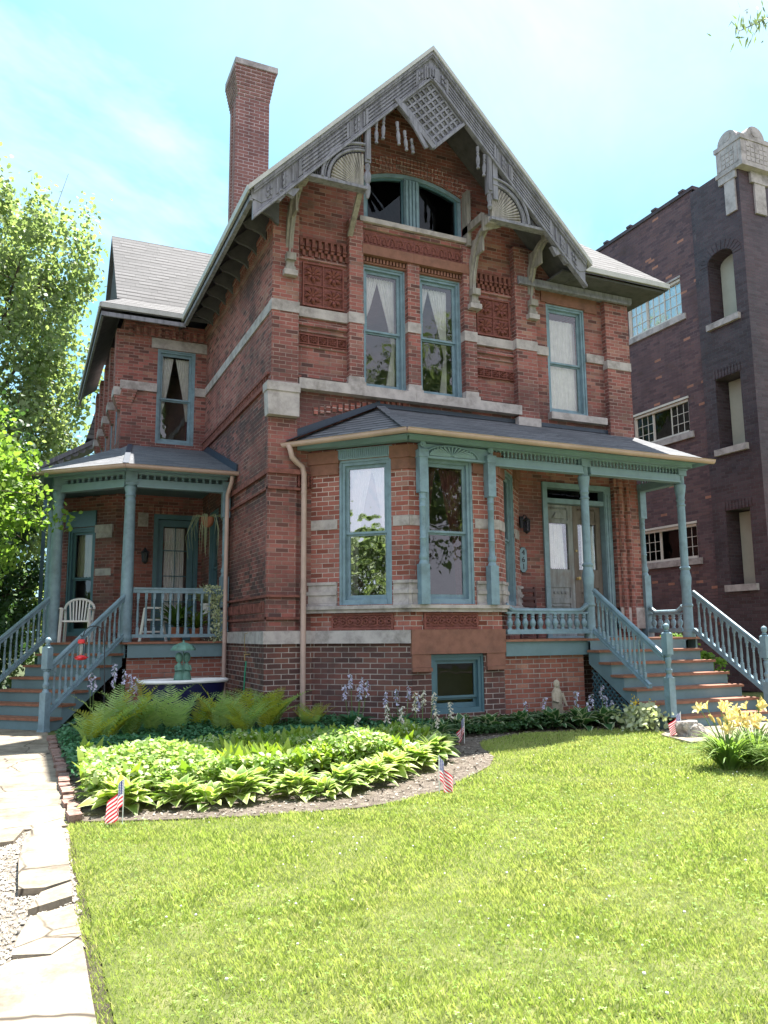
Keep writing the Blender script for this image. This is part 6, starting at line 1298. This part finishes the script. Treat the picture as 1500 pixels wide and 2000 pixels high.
for s in (-1, 1):
    m = MB(); m.tube([(s*.035, 0, .05), (s*.04, 0, .20)], [.03, .035], 8); m.tube([(s*.085, 0, .05), (s*.075, 0, .20)], [.03, .035], 8)
    m.lathe([(.085, .17), (.075, .25), (.055, .33), (.06, .40), (.035, .44), (.02, .46), (.045, .48), (.056, .52), (.05, .57), (.02, .60)], (s*.06, 0, 0), 14, sy=.8)
    m.tube([(s*.11, -.01, .41), (s*.125, -.04, .34), (s*.02, -.07, .35)], [.024, .022, .017], 7); m.lathe([(.058, .53), (.06, .57), (.04, .61), (.01, .62)], (s*.063, .01, 0), 12); m.build('child_figure', M_verd, o, True, local=True)
m = MB(); m.tube([(0, -.03, .2), (0, -.03, .74)], .009, 6); m.lathe([(.205, .655), (.20, .68), (.16, .73), (.09, .765), (.02, .785), (.01, .82)], (0, -.02, 0), 8); m.lathe([(.19, .655), (.12, .70), (.02, .73)], (0, -.02, 0), 8); m.build('umbrella', M_verd, o, local=True)
MB().lathe([(.15, -.1), (.15, .04), (.12, .06)], n=14).build('base', M_verd, o, True, local=True)
# shepherd hook and feeder
o = thing('garden_hook', 'thin black shepherd hook standing among the ferns', 'hook', (1.11, 12.0, 0)); MB().tube([(0, 0, 0), (-.03, 0, 1.0), (-.05, 0, 1.44)]+[(-.05-.14+.14*cos(t), 0, 1.46+.13*sin(t)) for t in np.linspace(0, pi*.85, 9)]+[(-.33, 0, 1.46), (-.35, 0, 1.44), (-.365, 0, 1.47)], .0075, 6).build('pole', M_black, o, True, local=True)
o = thing('hummingbird_feeder', 'red and clear hummingbird feeder hanging from the black hook', 'bird feeder', (.76, 12.0, 1.12)); MB().tube([(0, 0, .28), (0, 0, .33)], .004, 5).build('hanger', M_black, o, True, local=True)
MB().lathe([(.045, .23), (.05, .24), (.045, .28), (.02, .29)], n=14).build('cap', M_red, o, True, local=True); MB().lathe([(.03, .07), (.033, .1), (.033, .225), (.028, .23)], n=14).build('bottle', M_glass, o, True, local=True)
b = MB().lathe([(.03, .0), (.07, .01), (.085, .03), (.07, .05), (.03, .07)], n=18).build('base', M_red, o, True, local=True)
for k in range(5): MB().lathe([(.01, 0), (.026, .012), (.012, .016)], (.08*cos(k*1.257), .08*sin(k*1.257), .03), 8).build('flower_port', M_red, b, True, local=True)
# plastic chair
o = thing('plastic_chair', 'white plastic armchair with slatted back on the side porch', 'chair', (.92, 16.1, DZ), radians(-12)); m = MB()
MB().box(-.23, .23, -.22, .22, .37, .40).build('seat', M_plastic, o, local=True)
for x, y_ in ((-.24, -.22), (.24, -.22), (-.23, .22), (.23, .22)): MB().bar((x*1.08, y_*1.1, 0), (x, y_, .40 if y_ > 0 else .62), .04, .04).build('leg', M_plastic, o, local=True)
m = MB(); arcp = [(-.24, .22, .40), (-.255, .26, .6)]+[(.265*-cos(t), .29, .62+.19*sin(t)) for t in np.linspace(.1, pi-.1, 12)]+[(.255, .26, .6), (.24, .22, .40)]; m.tube(arcp, .024, 6)
for k in range(7): x = -.18+k*.06; m.bar((x*.8, .22, .40), (x, .285, .62+.18*sqrt(max(0, 1-(x/.27)**2))), .028, .012, (0, 1, 0))
m.build('backrest', M_plastic, o, True, local=True)
for s in (-1, 1): MB().bar((s*.255, -.26, .62), (s*.255, .26, .60), .05, .02).build('armrest', M_plastic, o, local=True)
# wooden chair by the front door
o = thing('wooden_chair', 'dark red wooden chair with ladder back beside the front door', 'chair', (8.30, 11.95, DZ), radians(5)); MB().box(-.21, .21, -.2, .2, .42, .45).build('seat', M_redb, o, local=True)
for x, y_ in ((-.19, -.18), (.19, -.18)): MB().bar((x, y_, 0), (x, y_, .42), .035, .035).build('leg', M_redb, o, local=True)
for x in (-.19, .19): MB().bar((x, .18, 0), (x, .24, .92), .035, .035).build('leg', M_redb, o, local=True)
for z in (.60, .72, .86): MB().bar((-.19, .215+.02*(z-.6), z), (.19, .215+.02*(z-.6), z), .02, .06).build('back_slat', M_redb, o, local=True)
# number plaque
def text(s, size, ext, m_):
    c = bpy.data.curves.new('t', 'FONT'); c.body = s; c.size = size; c.extrude = ext; c.align_x = 'CENTER'; c.align_y = 'CENTER'; t_ = bpy.data.objects.new('t', c); COL.objects.link(t_); bpy.context.view_layer.update()
    me = bpy.data.meshes.new_from_object(t_.evaluated_get(bpy.context.evaluated_depsgraph_get())); bpy.data.objects.remove(t_); me.materials.clear(); me.materials.append(m_); return me
o = thing('number_plaque', 'vertical teal plaque reading 461 on the brick beside the door', 'house number sign', (8.30, 12.27, 2.76)); pl_ = [(-.075, -.17), (-.03, -.225), (.03, -.225), (.075, -.17), (.075, .17), (.03, .225), (-.03, .225), (-.075, .17)]
m = MB(); m.prism([(x*1.15, 0, z*1.04) for x, z in pl_][::-1], (0, .015, 0)); m.build('rim', M_black, o, local=True); m = MB(); m.prism([(x, -.008, z) for x, z in pl_][::-1], (0, .012, 0)); m.build('plate', M_teal, o, local=True)
for ch_, z in (('4', .13), ('6', 0), ('1', -.13)): obj('digit', text(ch_, .145, .003, M_black), o, (0, -.012, z), local=True, rot=(pi/2, 0, 0))
# wall lantern
o = thing('wall_lantern', 'black iron wall lantern mounted above the number plaque', 'lantern', (8.30, 12.28, 3.40)); MB().box(-.04, .04, -.02, .02, -.05, .16).build('wall_plate', M_black, o, local=True)
m = MB(); m.tube([(0, 0, .1), (.0, -.08, .18), (.0, -.15, .15), (0, -.16, .11)], .01, 6); m.lathe([(.01, .13), (.03, .11), (.085, .07), (.085, .06), (.065, .055)], (0, -.16, 0), 6); m.lathe([(.065, -.12), (.07, -.135), (.03, -.16), (.01, -.18)], (0, -.16, 0), 6)
for k in range(6): a = k*pi/3; m.bar((.062*cos(a), -.16+.062*sin(a), -.125), (.066*cos(a), -.16+.066*sin(a), .058), .01, .01, (0, 1, 0))
m.build('cage', M_black, o, local=True); MB().lathe([(.055, -.12), (.058, .05)], (0, -.16, 0), 6).build('glass', M_glassD, o, local=True)
o = thing('wall_lantern', 'small dark wall lantern left of the side porch door', 'lantern', (2.28, 17.52, 3.05)); MB().box(-.03, .03, -.02, .02, 0, .2).build('wall_plate', M_black, o, local=True); m = MB(); m.lathe([(.02, -.1), (.06, -.06), (.075, .12), (.09, .13), (.03, .2), (.01, .24)], (0, -.1, 0), 6); m.build('cage', M_black, o, local=True)
# hose and spigot
o = thing('garden_hose', 'green garden hose hanging down the brick corner from a spigot', 'hose', (3.38, 13.1, 0)); MB().tube([(.0, .0, 1.02), (-.02, -.02, .85), (-.03, .0, .5), (-.05, .1, .2), (-.1, .25, .02)], .014, 8).build('hose', M_hose, o, True, local=True)
m = MB(); m.tube([(.08, .0, 1.13), (-.03, 0, 1.12), (-.02, 0, 1.03)], .013, 8); m.tube([(.07, .02, 1.5), (-.02, .02, 1.46), (-.03, .02, 1.3), (0, 0, 1.12)], .006, 6); m.lathe([(.03, 1.15), (.03, 1.16)], (-.02, 0, 0), 8); m.build('spigot', M_brass, o, True, local=True)
# things on the side porch
o = thing('step_ladder', 'small white wooden step ladder behind the porch balusters', 'step ladder', (2.25, 15.5, DZ)); 
for x0, x1, y0 in ((-.28, -.18, 0), (.20, .10, 0)): MB().bar((x0, -.12, 0), (x1, 0, .62), .05, .025).build('rail', M_plastic, o, local=True)
for z in (.18, .40, .62): MB().bar((-.27+z*.14, -.1+z*.1, z), (.19-z*.13, -.1+z*.1, z), .12, .03).build('step', M_plastic, o, local=True)
def potplant(loc, s, n, L, lab, ma=L_palm, pot=M_pot, spread=1., seed=0):
    o = thing('potted_plant', lab, 'potted plant', loc, 0, 'pot plants on the side porch'); MB().lathe([(.10*s, 0), (.13*s, .22*s), (.145*s, .22*s), (.145*s, .26*s), (.12*s, .26*s), (.11*s, .2*s)], n=16).build('pot', pot, o, True, local=True)
    r = np.random.default_rng(seed); a = r.uniform(0, 2*pi, n); el = r.uniform(.2, 1.3, n); d = np.stack([np.cos(a)*np.cos(el)*spread, np.sin(a)*np.cos(el)*spread, np.sin(el)], 1); R = frames(d, np.tile([0, 0, 1.], (n, 1))+r.normal(size=(n, 3))*.2, r.uniform(L*.6, L, n)); V2 = [(t_, w_*.10*sin(pi*t_*.96+.05), .5*t_-.6*t_*t_) for t_ in (0, .25, .5, .75, 1) for w_ in (-1, 1)]
    scatter('leaves', V2, [(2*i, 2*i+2, 2*i+3, 2*i+1) for i in range(4)], R, np.tile([0, 0, .24*s], (n, 1)), ma, o)
potplant((2.62, 15.3, DZ), 1, 60, .62, 'fan leaved potted palm in a clay pot behind the balusters', seed=1); potplant((2.95, 15.2, DZ), .9, 50, .5, 'yellow green strap leaved pot plant right of the palm', L_lily, seed=2); potplant((3.2, 15.5, DZ+.5), .8, 40, .45, 'dark green plant on the raised stand beside the porch door', L_hostb, M_white, seed=4)
o = thing('plant_stand', 'low wooden bench carrying a plant at the back of the side porch', 'bench', (3.0, 15.5, DZ)); MB().box(-.25, .45, -.15, .2, .46, .50).build('top', M_wood2, o, local=True)
for x, y_ in ((-.2, -.1), (.4, -.1), (-.2, .15), (.4, .15)): MB().bar((x, y_, 0), (x, y_, .46), .04, .04).build('leg', M_wood2, o, local=True)
o = thing('ivy', 'trailing ivy climbing the right end of the side porch rail', 'climbing plant', (3.28, 14.86, DZ)); r = np.random.default_rng(12); n = 750; z = r.uniform(.0, 1.02, n); P = np.stack([r.normal(0, .07, n)+.04*np.sin(z*8), r.normal(0, .06, n), z], 1); P[z > .85, 0] -= r.uniform(0, .25, (z > .85).sum())
scatter('leaves', LT, LF, frames(unit(n), unit(n, .5), r.uniform(.03, .06, n)), P, L_hostb, o); MB().tube([(0, 0, 0), (.03, 0, .5), (-.02, 0, 1.0), (-.2, 0, 1.02)], .006, 5).build('stem', M_stem, o, True, local=True)
o = thing('hanging_plant', 'spidery hanging plant with long pale tendrils below the side porch ceiling', 'hanging plant', (3.15, 15.3, 3.35)); MB().lathe([(.04, .15), (.10, .2), (.13, .32), (.13, .34)], n=12).build('pot', M_pot, o, True, local=True); m = MB(); m.tube([(0, 0, .34), (0, 0, 1.05)], .004, 4); m.build('hanger', M_black, o, local=True); m = MB(); r = np.random.default_rng(5)
for k in range(26): a = r.uniform(0, 2*pi); l = r.uniform(.15, .28); dz_ = r.uniform(.3, .9); m.tube([(0, 0, .34), (l*cos(a), l*sin(a), .38), (l*1.5*cos(a), l*1.5*sin(a), .38-dz_*.5), (l*1.3*cos(a), l*1.3*sin(a), .38-dz_)], [.007, .006, .004, .002], 4)
m.build('tendrils', L_hostb, o, True, local=True)
